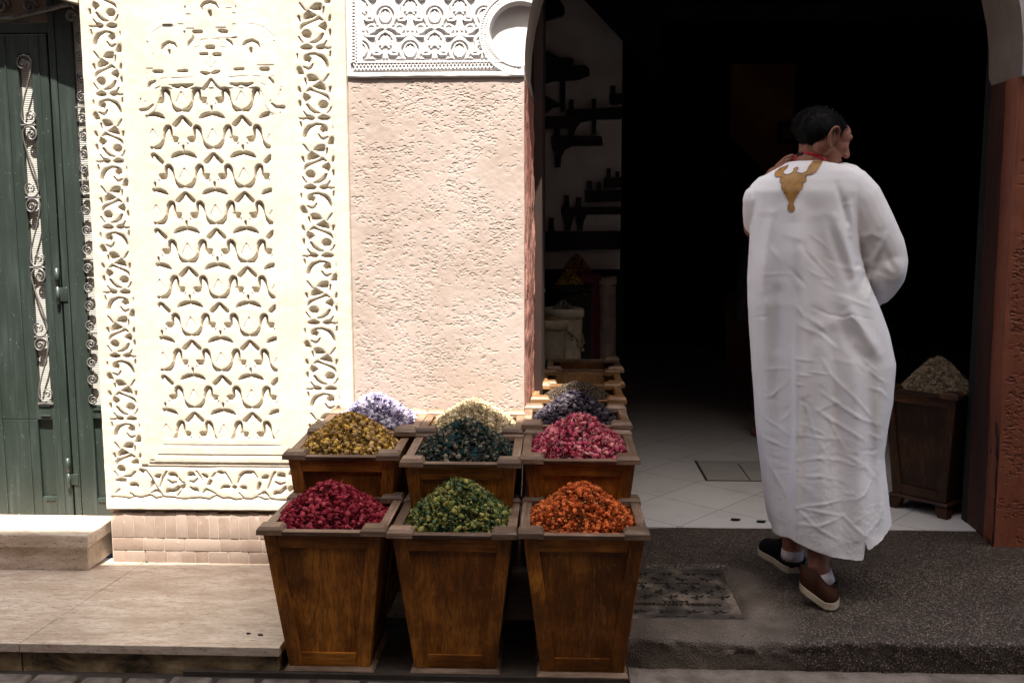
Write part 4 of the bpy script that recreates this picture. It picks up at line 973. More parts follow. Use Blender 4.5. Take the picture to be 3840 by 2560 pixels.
heap('spice_heap', 'green heap of dried flower heads in the front middle box', -.318, 2.972+.209, .473, iw, idp, .135, [(.26, .25, .06), (.12, .15, .04), (.40, .38, .14), (.02, .10, .05), (.05, .07, .03)], 12, 445, 1305, 0.0086, 0.0123, bcol=[(.20, .21, .06), (.08, .13, .06), (.35, .30, .09)], apex=(.005, .03))
heap('spice_heap', 'orange heap of dried buds in the front right box', .091, 2.962+.209, .480, iw, idp, .130, [(.62, .14, .03), (.45, .08, .015), (.75, .28, .09), (.25, .06, .02)], 13, 580, 1232, 0.0084, 0.0114, bcol=[(.70, .17, .045), (.55, .11, .03)], apex=(-.005, .0))
heap('spice_heap', 'mustard yellow heap of dried flowers in the second row', -.738, 3.345+.209, .634, iw, idp, .125, [(.58, .36, .08), (.46, .28, .06), (.70, .48, .16), (.26, .16, .05)], 14, 445, 1305, 0.0086, 0.0114, bcol=[(.60, .39, .16), (.68, .43, .09), (.46, .30, .13)], apex=(-.01, .0), tilt=R(1.9))
heap('spice_heap', 'dark teal heap of dried buds in the second row', -.316, 3.252+.209, .634, iw, idp, .125, [(.03, .038, .030), (.09, .10, .07), (.015, .045, .040), (.24, .22, .15)], 15, 580, 1160, 0.0082, 0.0106, bcol=[(.030, .034, .032), (.058, .062, .052), (.17, .145, .10), (.012, .042, .042)], apex=(0, .0), tilt=R(1.6))
heap('spice_heap', 'pink heap of dried rosebuds in the second row', .086, 3.312+.209, .634, iw, idp, .130, [(.55, .07, .13), (.68, .22, .25), (.36, .03, .07), (.75, .40, .38)], 16, 513, 1377, 0.0084, 0.0114, bcol=[(.60, .13, .18), (.70, .26, .26), (.5, .06, .13)], apex=(.0, .02), tilt=R(1.8))
heap('spice_heap', 'pale lilac heap of dried buds before the pink pier', -.715, 3.585+.2, .658, .325, .325, .125, [(.34, .29, .44), (.55, .50, .62), (.20, .16, .30)], 17, 580, 1305, 0.0086, 0.0106, bcol=[(.50, .46, .56), (.36, .31, .45), (.62, .58, .66)], apex=(.01, .05))
heap('spice_heap', 'cream yellow heap of dried flower heads before the pink pier', -.318, 3.600+.195, .658, .315, .315, .105, [(.78, .68, .40), (.84, .76, .52), (.62, .48, .30), (.70, .52, .36)], 18, 202, 2175, 0.0065, 0.0097, apex=(.0, .03))
heap('spice_heap', 'dark violet heap of dried buds beside the doorway', .078, 3.672+.195, .668, .33, .315, .125, [(.045, .035, .058), (.11, .09, .12), (.025, .018, .032)], 19, 648, 1015, 0.0086, 0.0106, bcol=[(.052, .042, .050), (.095, .080, .092), (.034, .024, .032)], apex=(-.0, .0))
heap('spice_heap', 'low dark brown mound of small seeds inside the doorway', .098, 4.078+.2, .675, .32, .325, .085, [(.03, .02, .014), (.05, .036, .025)], 20, 5200, 0, .0034, .01, round_=True, bcol=[(.028, .018, .012), (.055, .04, .03), (.10, .075, .055)])
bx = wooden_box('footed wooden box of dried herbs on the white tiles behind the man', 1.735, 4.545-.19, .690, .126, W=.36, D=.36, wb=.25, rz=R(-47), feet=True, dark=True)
heap('herb_heap', 'tall grey-green heap of dry herbs inside the doorway behind the man', 1.735, 4.545, .672, .30, .30, .165, [(.48, .38, .26), (.36, .28, .19), (.62, .50, .36), (.18, .14, .09)], 22, 0, 2600, .005, .012, apex=(0, 0), shrub=.2).rotation_euler = (0, 0, R(-47))

# ================================================================== cast iron cover with raised writing
cov = thing('manhole_cover', 'square cast iron cover with petal holes set in the dark pavement', 'manhole cover', (.445, 3.502, .102))
mb = MB(); mb.hexa([(-.202, -.243, -.014), (.202, -.243, -.014), (.202, .243, -.014), (-.202, .243, -.014)], [(-.200, -.241, 0), (.200, -.241, 0), (.200, .241, 0), (-.200, .241, 0)], 0, .003)
mb.build('cover_plate', M_CAST, cov)
rg = random.Random(4)
def petal(cx, cy, a, L=.016, w=.0062):
    ca, sa = math.cos(a), math.sin(a); pts = []
    for t in np.linspace(0, 2*math.pi, 12, endpoint=False): u, v = L*math.cos(t), w*math.sin(t)*(1-.35*math.cos(t)); pts.append((cx+u*ca-v*sa, cy+u*sa+v*ca))
    pet = MB(); pet.add([(x, y, .0012) for x, y in pts], [tuple(range(12))]); pet.build('petal_hole', M_PIT, cov)
keep = [(-.15, -.118), (-.062, .035), (.082, .105), (.105, .125), (-.03, .03)]
rows = [-.19, -.035, .035, .19, -.075, .15]
for r, yy in enumerate((-.19, -.055, -.005, .045, .13, .185)):
    for c in range(4):
        x = -.150+c*.092+(.040 if r % 2 else 0)
        if x > .17 or x < -.17: continue
        for k, (aa, L) in enumerate(((20, .016), (75, .010), (140, .015), (200, .009))):
            a = R(aa+r*33); petal(x+.018*math.cos(a), yy+.016*math.sin(a), a, L)
        petal(x+.034, yy+.01, 0, .0042, .0042)
for x, y, w in ((-.10, -.226, .04), (-.03, -.226, .04), (-.15, .226, .03), (.09, .228, .03), (.15, -.226, .02)):
    m = MB(); m.box((x, y-.004, .0002), (x+w, y+.004, .0007)); m.build('slot', M_PIT, cov)
def lettering(txt, size, loc, rz, mat, parent, depth=.0015, name='lettering', rx=0, sx=1):
    cu = bpy.data.curves.new(name, 'FONT'); cu.body = txt; cu.size = size; cu.extrude = depth; cu.align_x = 'CENTER'; cu.align_y = 'CENTER'; cu.offset = size*.02
    o = bpy.data.objects.new(name+'_src', cu); COL.objects.link(o); dg = bpy.context.evaluated_depsgraph_get(); me = bpy.data.meshes.new_from_object(o.evaluated_get(dg)); bpy.data.objects.remove(o)
    me.transform(Matrix.Diagonal((sx, 1, 1, 1))); me.materials.clear(); p = link(name, me, mat, parent); p.location = loc; p.rotation_euler = (rx, 0, rz); return p
M_LET = simple('dark_cast_letters', (.03, .022, .016), (.02, .015, .01), .5, 30)
lettering('RADEEMA ASSAINISSEMENT', .030, (-.03, -.118, .001), math.pi, M_LET, cov, sx=.93)
lettering('SAUBAR', .020, (-.015, -.093, .001), math.pi, M_LET, cov, sx=1.25)
lettering('EN124-2    D400    060', .018, (-.02, .082, .001), math.pi, M_LET, cov, sx=1.35)

# petals dropped on the tiles, rubbish at the wall, floor hatch
for i, ((x, y), l) in enumerate((((2757, 1950), 'dark dried petal dropped on the white tiles, the one nearer the boxes'), ((2855, 1957), 'dark dried petal dropped on the white tiles, nearer the man'))):
    p = atz(x, y, .126); m = MB(); rr_ = random.Random(i)
    top = [(.019*math.cos(a)*(1+.3*rr_.random()), .009*math.sin(a)*(1+.4*rr_.random()), .004+.006*rr_.random()) for a in np.linspace(0, 2*math.pi, 9, endpoint=False)]
    m.add([(0, 0, .009)]+top+[(a*.9, b*.9, 0) for a, b, c in top], [(0, k+1, (k+1) % 9+1) for k in range(9)]+[(k+1, k+10, (k+1) % 9+10, (k+1) % 9+1) for k in range(9)])
    o = m.build('fallen_petal', M_PIT, None, True); o.location = p; tag(o, l, 'petal')
ht = thing('floor_hatch', 'square tiled hatch with dark joints in the white shop floor', 'hatch', (1.0, 5.16, .125))
mb = MB(); mb.box((-.235, -.2, -.002), (.235, .22, .001)); mb.build('hatch_rim', M_DIRT, ht)
for a, b in (((-.222, -.188), (-.012, .15)), ((-.004, -.188), (.222, .15)), ((-.222, .158), (.222, .21))):
    mb = MB(); mb.box((a[0], a[1], -.001), (b[0], b[1], .003)); o = mb.build('hatch_tile', simple('hatch_tile_glaze', (.50, .47, .44), (.44, .41, .38), .35, 6) if 'hatch_tile_glaze' not in bpy.data.materials else bpy.data.materials['hatch_tile_glaze'], ht)

for i, ((x, y), l) in enumerate((((932, 2377), 'tiny dark dried bit on the pale terrace left of the front boxes, nearer the wall'), ((978, 2383), 'tiny dark dried bit on the pale terrace right beside the front left box'), ((552, 2108), 'small dark clump of rubbish at the foot of the brick plinth'))):
    p = atz(x, y, 0); p = atz(x, y, surf_left(p.y)); p = atz(x, y, surf_left(p.y)); m = MB(); rr_ = random.Random(i+9)
    top = [(.008*math.cos(a)*(.5+.9*rr_.random()), .007*math.sin(a)*(.5+.9*rr_.random()), .002+.004*rr_.random()) for a in np.linspace(0, 2*math.pi, 9, endpoint=False)]
    m.add([(0, 0, .007)]+top+[(a*.9, b*.9, 0) for a, b, c in top], [(0, k+1, (k+1) % 9+1) for k in range(9)]+[(k+1, k+10, (k+1) % 9+10, (k+1) % 9+1) for k in range(9)])
    o = m.build('dried_bit', M_PIT, None, True); o.location = p; tag(o, l, 'litter')
# ================================================================== inside the shop
WP0, WP1 = Vector((-.14, 6.66, 0)), Vector((.436, 6.76, 0))
wd = (WP1-WP0).normalized(); wn = Vector((wd.y, -wd.x, 0))
def onwall(x, y, off=0):
    d = Vector(ray(x, y)); c = Vector(CC); p0 = WP0+wn*off
    t = (p0-c).dot(wn)/d.dot(wn); return c+d*t
mb = MB(); q = [WP0, WP1, WP1-wn*.08, WP0-wn*.08]
mb.prism([(p.x, p.y) for p in q], .1, 3.12, axis='z'); mb.build('interior_wall', M_IWALL, shop)
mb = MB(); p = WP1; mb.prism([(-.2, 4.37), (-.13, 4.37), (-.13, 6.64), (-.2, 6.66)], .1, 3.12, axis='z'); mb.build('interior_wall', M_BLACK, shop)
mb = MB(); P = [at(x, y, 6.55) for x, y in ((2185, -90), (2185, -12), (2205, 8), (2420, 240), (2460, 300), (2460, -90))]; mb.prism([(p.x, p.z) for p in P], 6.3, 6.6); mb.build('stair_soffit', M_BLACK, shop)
# brown rear wall patch and its dark stair edge
mb = MB(); a, b = at(2745, 240, 8.9), at(2966, 800, 8.9); mb.box((a.x, 8.9, .124), (b.x, 8.99, a.z)); mb.build('interior_wall', M_BACK, shop)
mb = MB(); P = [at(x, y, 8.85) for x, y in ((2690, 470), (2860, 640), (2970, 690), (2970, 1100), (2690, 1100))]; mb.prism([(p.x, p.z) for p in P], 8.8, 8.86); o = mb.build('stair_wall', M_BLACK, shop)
for i in range(5):
    mb = MB(); y = 4.75+i*.85; mb.box((.0, y, 2.98), (4.5, y+.12, 3.11)); mb.build('ceiling_beam', simple('grey_beam', (.10, .095, .095), (.06, .055, .055), .6, 8) if 'grey_beam' not in bpy.data.materials else bpy.data.materials['grey_beam'], shop)
pf = thing('framed_picture', 'small framed picture on the brown rear wall beside the man', 'picture', at(2950, 505, 8.86))
a, b = at(2918, 460, 8.84), at(2985, 540, 8.84); L = pf.location
mb = MB()
for (x0, z0, x1, z1) in ((a.x, b.z, a.x+.035, a.z), (b.x-.035, b.z, b.x, a.z), (a.x+.036, a.z-.035, b.x-.036, a.z), (a.x+.036, b.z, b.x-.036, b.z+.035)): mb.box((x0-L.x, -.03, z0-L.z), (x1-L.x, .01, z1-L.z), 0, .003)
mb.build('frame', M_BLACK, pf); mb = MB(); mb.box((a.x+.03-L.x, -.005, b.z+.03-L.z), (b.x-.03-L.x, .008, a.z-.03-L.z)); mb.build('print', simple('faded_print', (.30, .22, .13), (.12, .08, .05), .7, 14), pf)
# dark open door leaf in the left of the opening, with two iron pulls
dl = thing('open_door_leaf', 'dark wooden door leaf folded open behind the pink pier', 'door', (-.07, 4.47, .126))
mb = MB(); mb.hexa([(-.025, -.165, 0), (.012, -.165, 0), (.022, .175, 0), (-.02, .175, 0)], [(-.025, -.165, 2.6), (.012, -.165, 2.6), (.022, .175, 2.6), (-.02, .175, 2.6)], 0, .003); mb.build('board', simple('dark_red_door', (.03, .010, .006), (.015, .006, .004), .6, 6), dl)
for yy in (740, 1090):
    p = at(2025, yy, 4.5)-dl.location; m = MB(); m.tube([(p.x-.02, p.y-.06, p.z+.015), (p.x, p.y-.02, p.z), (p.x+.014, p.y+.03, p.z-.012), (p.x+.018, p.y+.045, p.z+.004)], .008, 8); m.build('iron_pull', simple('rusty_pull', (.10, .05, .035), (.05, .03, .02), .6, 30) if 'rusty_pull' not in bpy.data.materials else bpy.data.materials['rusty_pull'], dl, True)
# dark wooden brackets on the wall, traced in elevation, 12 cm deep
def zz(pts): return [(1950+a*.9246, b*.9246) for a, b in pts]
BR = [('topmost dark wooden bracket on the dim shop wall', [('beam', [(88, 5), (150, 5), (173, 40), (173, 70), (105, 90), (88, 90)])]),
      ('dark pointed bracket with a spool under the topmost one', [('beam', [(92, 272), (255, 272), (272, 285), (274, 312), (235, 327), (135, 332), (92, 345)]), ('brace', [(88, 215), (110, 220), (160, 245), (160, 270), (88, 270)]), ('spool', [(158, 242), (203, 243), (209, 250), (206, 268), (195, 262), (170, 262), (158, 270)]), ('peg', [(160, 335), (178, 335), (177, 455), (163, 455)]), ('brace', [(88, 390), (105, 397), (145, 422), (160, 424), (160, 434), (130, 440), (88, 475)])]),
      ('long dark shelf bracket with two upright pegs', [('beam', [(188, 448), (300, 444), (405, 438), (405, 485), (300, 488), (240, 500), (188, 500)]), ('peg', [(198, 408), (211, 408), (211, 447), (197, 447)]), ('peg', [(289, 405), (301, 405), (302, 443), (288, 443)]), ('peg', [(289, 490), (303, 489), (299, 548), (290, 548)]), ('brace', [(197, 502), (240, 500), (222, 520), (210, 552), (198, 552)])]),
      ('short dark beam low behind the pier edge', [('beam', [(90, 476), (205, 475), (205, 523), (90, 525)])]),
      ('dark bracket high at the far end of the dim wall', [('beam', [(362, 388), (415, 384), (415, 424), (375, 428), (362, 415)]), ('peg', [(364, 352), (379, 352), (379, 387), (364, 387)])]),
      ('squared dark shelf bracket with a curved brace', [('beam', [(145, 553), (322, 556), (328, 592), (210, 594), (145, 594)]), ('brace', [(127, 554), (144, 554), (144, 594), (205, 596), (175, 612), (160, 640), (157, 680), (143, 682), (140, 620), (128, 600)]), ('peg', [(142, 525), (156, 525), (156, 552), (142, 552)])]),
      ('lower stepped bracket, farthest of the three with paired pegs', [('beam', [(340, 722), (404, 720), (404, 760), (340, 762)]), ('peg', [(348, 685), (361, 685), (361, 721), (348, 721)]), ('peg', [(384, 697), (396, 697), (396, 720), (384, 720)])]),
      ('lower stepped bracket, middle of the three with paired pegs', [('beam', [(262, 773), (403, 771), (403, 818), (262, 820)]), ('peg', [(270, 736), (285, 736), (285, 772), (270, 772)]), ('peg', [(308, 742), (323, 742), (323, 772), (308, 772)])]),
      ('lower stepped bracket, nearest of the three with paired pegs', [('beam', [(167, 841), (402, 838), (402, 870), (167, 872)]), ('peg', [(177, 793), (193, 793), (194, 840), (176, 840)]), ('peg', [(226, 801), (242, 801), (243, 840), (225, 840)]), ('brace', [(172, 873), (212, 873), (205, 900), (196, 935), (183, 933), (180, 900)]), ('brace', [(220, 873), (262, 873), (250, 900), (245, 935), (232, 935)])]),
      ('low dark shelf with one upright peg above the sacks', [('beam', [(90, 938), (402, 936), (402, 1010), (90, 1012)]), ('peg', [(116, 883), (131, 883), (133, 937), (113, 937)])])]
for lab, parts in BR:
    P0 = onwall(*zz(parts[0][1])[0]); t = thing('wall_bracket', lab, 'bracket', P0, 0, 'dark wooden brackets on the shop wall')
    for nm, poly in parts:
        ring = [onwall(x, y) for x, y in zz(poly)]; dep = .035 if nm == 'peg' else .07; m = MB(); n = len(ring)
        sh = wn*(.02 if nm == 'peg' else 0)
        vs = [p+sh+wn*dep-P0 for p in ring]+[p+sh+wn*.002-P0 for p in ring]
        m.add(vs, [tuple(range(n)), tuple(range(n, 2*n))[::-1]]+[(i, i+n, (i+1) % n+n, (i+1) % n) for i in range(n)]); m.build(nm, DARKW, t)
mb = MB(); a = at(2000, 1012, 6.5); mb.box((-.13, 6.45, .13), (.44, 6.6, a.z)); mb.build('shade_backing', M_BLACK, shop)  # black box added to darken the wall below the low shelf
# sacks
def sack(label, x, y, r, h, col, fillcol, fh, trim=False, seed=1, flabel=''):
    t = thing('spice_sack', label, 'sack', (x, y, .125), 0, 'open sacks standing along the shop wall')
    m = MB(); m.lathe([(r*.86, 0), (r*.98, .03), (r*1.02, h*.3), (r*.96, h*.7), (r*.98, h-.05), (r*1.04, h), (r*.90, h+.004), (r*.88, h-.05), (.02, h-.055)], (0, 0, 0), 28, wob=.10)
    m.build('sack_body', simple('sackcloth_%d' % seed, col, tuple(c*.7 for c in col), .9, 14, bs=.6, bscale=160, bd=.003), t, True)
    m = MB(); m.lathe([(r*1.00, h-.045), (r*1.07, h-.04), (r*1.09, h-.005), (r*1.02, h+.008), (r*.92, h+.006), (r*.90, h-.02)], (0, 0, 0), 28, wob=.08); m.build('rolled_rim', simple('sack_rim_%d' % seed, tuple(min(1, c*1.15) for c in col), None, .9, 14, bs=.5), t, True)
    if trim:
        m = MB(); pts = []
        for k in range(25):
            a = R(-150+k*11); pts.append((r*1.06*math.cos(a), r*1.06*math.sin(a), h-.10-.11*abs(((k % 12)/6)-1)))
        m.tube(pts, .006, 6)
        for p in pts[::2]:
            iv, fc = ico(1); m.add([(p[0]*1.02+v[0]*.012, p[1]*1.02+v[1]*.012, p[2]-.02+v[2]*.012) for v in iv], [tuple(f) for f in fc])
        m.build('pompom_trim', simple('pompom_trim', (.45, .36, .25), (.3, .22, .15), .9, 20), t, True)
    heap('spice_heap', flabel, x, y, .125+h-.02, r*1.5, r*1.5, fh, [fillcol, tuple(c*.6 for c in fillcol)], seed+50, 900, 0, .006, .008, round_=True, group='heaps of dried goods in the dim sacks')
    return t
sack('low pale sack nearest the pink pier', -.028, 5.42, .088, .765, (.34, .29, .20), (.30, .17, .08), .05, seed=1, flabel='brown mound in the low sack nearest the pink pier')
sack('pale sack with a pompom trim, behind the nearest sack', .045, 5.72, .110, .80, (.50, .44, .33), (.24, .22, .18), .08, True, seed=2, flabel='grey mound in the sack with the pompom trim')
sack('black tub of yellow spice between the pompom sack and the maroon sack', .085, 6.02, .13, .92, (.02, .016, .015), (.60, .40, .10), .13, seed=3, flabel='yellow cone of spice in the black tub')
sack('dark maroon sack with a white rolled rim, behind the black tub', .135, 6.36, .15, .97, (.14, .025, .035), (.50, .26, .12), .16, seed=4, flabel='wide brown mound in the maroon sack')
sack('tall pale narrow sack right of the maroon one', .33, 6.40, .06, .94, (.42, .34, .28), (.10, .06, .04), .04, seed=5, flabel='small dark mound in the tall pale sack')
# ================================================================== people: one continuous body grown from overlapping volumes, then clothes as children
def mat_skin():
    m, nt, b = new_mat('skin'); v = coords(nt); n = ntex(nt, v, 35, 5, .6)
    c = ramp(nt, n, [(.3, (.26, .105, .065)), (.7, (.37, .165, .11))])
    nt.links.new(c, b.inputs['Base Color']); b.inputs['Roughness'].default_value = .55; b.inputs['Specular IOR Level'].default_value = .3; b.inputs['Subsurface Weight'].default_value = .03; b.inputs['Subsurface Radius'].default_value = (.01, .004, .002)
    bump(nt, b, ntex(nt, v, 420, 3), .25, .0008); return m
M_SKIN = mat_skin()
class Clay:
    def __init__(s): s.mb = MB()
    def ball(s, c, r, rot=None, sub=3):
        v, f = ico(sub); r = (r, r, r) if not isinstance(r, (tuple, list)) else r
        V = v*np.array(r)
        if rot is not None: V = V@np.array(rot.to_3x3()).T
        s.mb.add((V+np.array(c)).tolist(), [tuple(x) for x in f]); return s
    def chain(s, pts, rs, n=14, flat=1.0):
        """tapering limb through joints"""
        P = [Vector(p) for p in pts]; pp = []; rr = []
        for i in range(len(P)-1):
            k = max(2, int((P[i+1]-P[i]).length/.02))
            for j in range(k): t = j/k; pp.append(P[i].lerp(P[i+1], t)); rr.append(rs[i]+(rs[i+1]-rs[i])*t)
        pp.append(P[-1]); rr.append(rs[-1])
        s.mb.tube(pp, rr, n, flat=flat); s.ball(P[0], rs[0]*.99, sub=2); s.ball(P[-1], rs[-1]*.99, sub=2); return s
    def done(s, name, voxel, mat, parent=None, smooth=6, fac=.5, mtx=None):
        me = bpy.data.meshes.new(name); me.from_pydata(s.mb.v, [], s.mb.f)
        o = bpy.data.objects.new(name, me); COL.objects.link(o)
        m = o.modifiers.new('r', 'REMESH'); m.mode = 'VOXEL'; m.voxel_size = voxel; m.use_smooth_shade = True
        if smooth: q = o.modifiers.new('s', 'SMOOTH'); q.iterations = smooth; q.factor = fac
        dg = bpy.context.evaluated_depsgraph_get(); ne = bpy.data.meshes.new_from_object(o.evaluated_get(dg)); bpy.data.objects.remove(o); bpy.data.meshes.remove(me)
        ne.name = name; ne.materials.clear(); return link(name, ne, mat, parent, True)
def head_clay(cl, Mh):
    """head in its own frame (x right, y towards the face, z up), placed by Mh"""
    def B(c, r): cl.ball(Mh@Vector(c), r, Mh, 3)
    def Ch(p, r): cl.chain([Mh@Vector(q) for q in p], r, 10)
    B((0, -.022, .022), (.074, .096, .073)); B((0, .022, .012), (.066, .068, .072)); B((0, .030, -.030), (.058, .056, .070)); B((0, .038, -.072), (.046, .048, .034))
    B((0, .078, -.093), (.020, .016, .017)); B((0, .046, .036), (.056, .045, .042))
    Ch([(-.042, .074, .030), (-.014, .090, .030), (.014, .090, .030), (.042, .074, .030)], [.011, .012, .012, .011])
    Ch([(0, .088, .020), (0, .104, -.006), (0, .114, -.024)], [.009, .0105, .0135]); B((-.013, .100, -.029), (.009, .011, .009)); B((.013, .100, -.029), (.009, .011, .009))
    B((-.040, .046, -.012), (.026, .038, .036)); B((.040, .046, -.012), (.026, .038, .036)); B((-.036, .030, -.045), (.028, .040, .040)); B((.036, .030, -.045), (.028, .040, .040)); B((-.044, .036, .026), (.026, .036, .032)); B((.044, .036, .026), (.026, .036, .032)); B((-.048, -.020, -.030), (.026, .034, .036)); B((.048, -.020, -.030), (.026, .034, .036)); B((0, .080, -.055), (.024, .018, .020))
    B((0, .091, -.050), (.020, .010, .006)); B((0, .089, -.062), (.018, .010, .007))
    for s in (-1, 1):
        B((s*.030, .078, .010), (.014, .010, .010))
        # ear: bowl, helix, lobe, tragus
        Ch([(s*.076, .002, .000)]+[(s*(.0795+.006*(1 if 20 < a < 200 else .3)), -.014-.019*math.cos(R(180-a)), .008+.032*math.sin(R(a))) for a in range(0, 215, 20)]+[(s*.080, -.017, -.024), (s*.077, -.008, -.032)], [.0042]*13+[.0058, .006][:2])
        B((s*.075, -.013, .008), (.0065, .021, .034)); B((s*.070, -.006, -.012), (.010, .012, .016)); Ch([(s*.079, .0, .002), (s*.079, .003, -.006)], [.004, .004]); Ch([(s*.080, -.018, .020), (s*.081, -.016, .0), (s*.079, -.006, -.012)], [.003, .0034, .003])
def build_head_extras(Mh, person, hairmat, grey=True, cap=None):
    """short hair cap with strands, eyes"""
    rg = np.random.default_rng(9)
    v, f = ico(5); C = np.array((0, -.022, .0235)); rad = np.array((.0780, .1010, .0765))
    P = v*rad*(1+.02*np.sin(v*19)[:, :1])+C
    P2 = np.maximum(P, -9)
    def hairy(p):
        x, y, z = p.T
        line = .052+(y-.02)*.0
        front = y < .058+.30*(z-.072)*(z < .1)+.02*(np.abs(x) < .03)*0       # hairline over the forehead
        low = z > np.where(y < -.045, -.066+.25*np.clip(np.abs(x)-.03, 0, 1), np.where(y < .004, .030+(-.045-y)*1.3+.03*0, .020+.9*(y-.004)))
        side = ~((np.abs(x) > .055) & (y > .038) & (z < .055))
        return front & low & side
    keep = hairy(P); fk = keep[f].sum(1) >= 2; ff = f[fk]; used = np.unique(ff); mp = -np.ones(len(v), int); mp[used] = np.arange(len(used))
    V = P[used]; F = mp[ff]
    mb = MB(); Mn = np.array(Mh)
    tr = lambda Q: Q@Mn[:3, :3].T+Mn[:3, 3]
    mb.add(tr(V).tolist(), [tuple(x) for x in F])
    N = V-C; N /= np.linalg.norm(N/rad, axis=1)[:, None]; N /= np.linalg.norm(N, axis=1)[:, None]
    n = 9000; idx = rg.integers(0, len(V), n); base = V[idx]+rg.normal(size=(n, 3))*.0022; nn = N[idx]
    flow = np.stack([nn[:, 0]*.3, -np.ones(n)*.2+.9*(base[:, 1] > .0)*1.0, -.9*(base[:, 2] < .09)-.1], 1)+rg.normal(size=(n, 3))*.55
    flow -= nn*np.sum(flow*nn, 1)[:, None]; flow /= np.linalg.norm(flow, axis=1)[:, None]+1e-9
    L = np.where(base[:, 2] < -.0, .006, .020)[:, None]*rg.uniform(.6, 1.2, (n, 1))
    sd = np.cross(flow, nn); wv = .0009
    a, b_, c = base-sd*wv, base+sd*wv, base+flow*L+nn*L*rg.uniform(.10, .42, (n, 1))
    tri = tr(np.stack([a, b_, c], 1).reshape(-1, 3)); i0 = np.arange(n)*3
    mb.add(tri.tolist(), [(int(i), int(i)+1, int(i)+2) for i in i0])
    h = mb.build('hair', hairmat, person, True)
    for s in (-1, 1):
        e = MB(); iv, fc = ico(3); p = Mh@Vector((s*.031, .0800, .012)); e.add([(p.x+q[0]*.0085, p.y+q[1]*.0085, p.z+q[2]*.0085) for q in iv], [tuple(x) for x in fc]); e.build('eye', simple('eye_white', (.5, .47, .43), (.4, .37, .33), .2, 5) if 'eye_white' not in bpy.data.materials else bpy.data.materials['eye_white'], person, True)
    return h
def finger(cl, root, dirs, lens, rs):
    p = Vector(root); pts = [p.copy()]
    for d, l in zip(dirs, lens): p = p+Vector(d).normalized()*l; pts.append(p.copy())
    cl.chain(pts, rs, 10)

man = thing('person', 'man seen from behind in a long white robe with gold embroidery at the neck', 'person', (0, 0, 0))
YM = 3.60
A = lambda x, y, Y=YM: at(x, y, Y)
# --- head placement: faces right and a little away, bowed
hc = A(3086, 520, 3.60)
Mh = Matrix.Translation(hc)@Matrix.Rotation(R(-70), 4, 'Z')@Matrix.Rotation(R(-17), 4, 'X')@Matrix.Rotation(R(6), 4, 'Y')@Matrix.Scale(.985, 4)
cl = Clay(); head_clay(cl, Mh)
nb = A(3030, 640, 3.60)
cl.chain([Mh@Vector((0, -.025, -.010)), A(3052, 575, 3.60), A(3044, 622, 3.60), A(3028, 680, 3.60)], [.054, .054, .062, .085])
# torso, hips and legs under the robe
cl.ball(A(3020, 760, 3.62), (.19, .10, .13)); cl.ball(A(3030, 900, 3.61), (.15, .10, .18)); cl.ball(A(3040, 1100, 3.6), (.15, .11, .15))
ankL = A(2972, 2040, 3.60); ankR = A(3068, 2118, 3.46)
cl.chain([A(3010, 1180), A(2985, 1620, 3.60), ankL, ankL+Vector((0, .0, -.05))], [.09, .058, .037, .035])
cl.chain([A(3100, 1180), A(3092, 1640, 3.60), A(3082, 1900, 3.54), ankR, ankR+Vector((.02, .0, -.05))], [.09, .060, .050, .036, .034])
# right arm forward of the body, hand hidden beyond it
sh = A(3200, 730, 3.60); el_ = A(3318, 960, 3.60); wr = A(3268, 1100, 3.80)
cl.chain([sh, el_, wr], [.055, .045, .028]); pal = wr+Vector((-.05, .06, .0)); cl.chain([wr, pal], [.03, .036])
for k in range(4): finger(cl, pal+Vector((-.01, .012, .030-.02*k)), [(-.8, .5, -.1), (-1, .1, -.3), (-.8, -.3, -.5)], [.035, .026, .02], [.0095, .009, .0085, .0075])
finger(cl, wr+Vector((-.03, .02, .03)), [(-.5, .4, .7), (-.9, .2, .2)], [.035, .03], [.011, .010, .009])
# left arm: upper arm down, forearm raised, hand holding the lanyard at the neck
shl = A(2850, 735, 3.62); ell_ = A(2830, 860, 3.80); wrl = A(2872, 690, 3.80)
cl.chain([shl, ell_, wrl], [.052, .042, .028])
pl = A(2903, 650, 3.73); cl.chain([wrl, pl], [.026, .024]); cl.ball(A(2922, 640, 3.71), (.026, .022, .020))
ft = [((2916, 622), (2944, 596), (2968, 585), (2990, 589), 3.69), ((2911, 632), (2937, 608), (2963, 599), (2986, 600), 3.665), ((2909, 641), (2931, 622), (2957, 612), (2977, 613), 3.645), ((2909, 650), (2925, 636), (2947, 627), (2964, 627), 3.63)]
for a, b, c, d, yy in ft:
    cl.chain([A(*a, yy+.02), A(*b, yy), A(*c, yy-.012), A(*d, yy-.004)], [.0092, .0088, .0082, .0070], 10)
cl.chain([A(2900, 668, 3.74), A(2915, 640, 3.76), A(2940, 622, 3.76)], [.012, .0105, .009], 10)
body = cl.done('body', .0034, M_SKIN, man, smooth=4)
M_HAIR = simple('black_hair', (.005, .004, .004), (.003, .002, .002), .5, 60, (1, 1, 1), .4, 300, .002, spec=.12)
build_head_extras(Mh, man, M_HAIR)

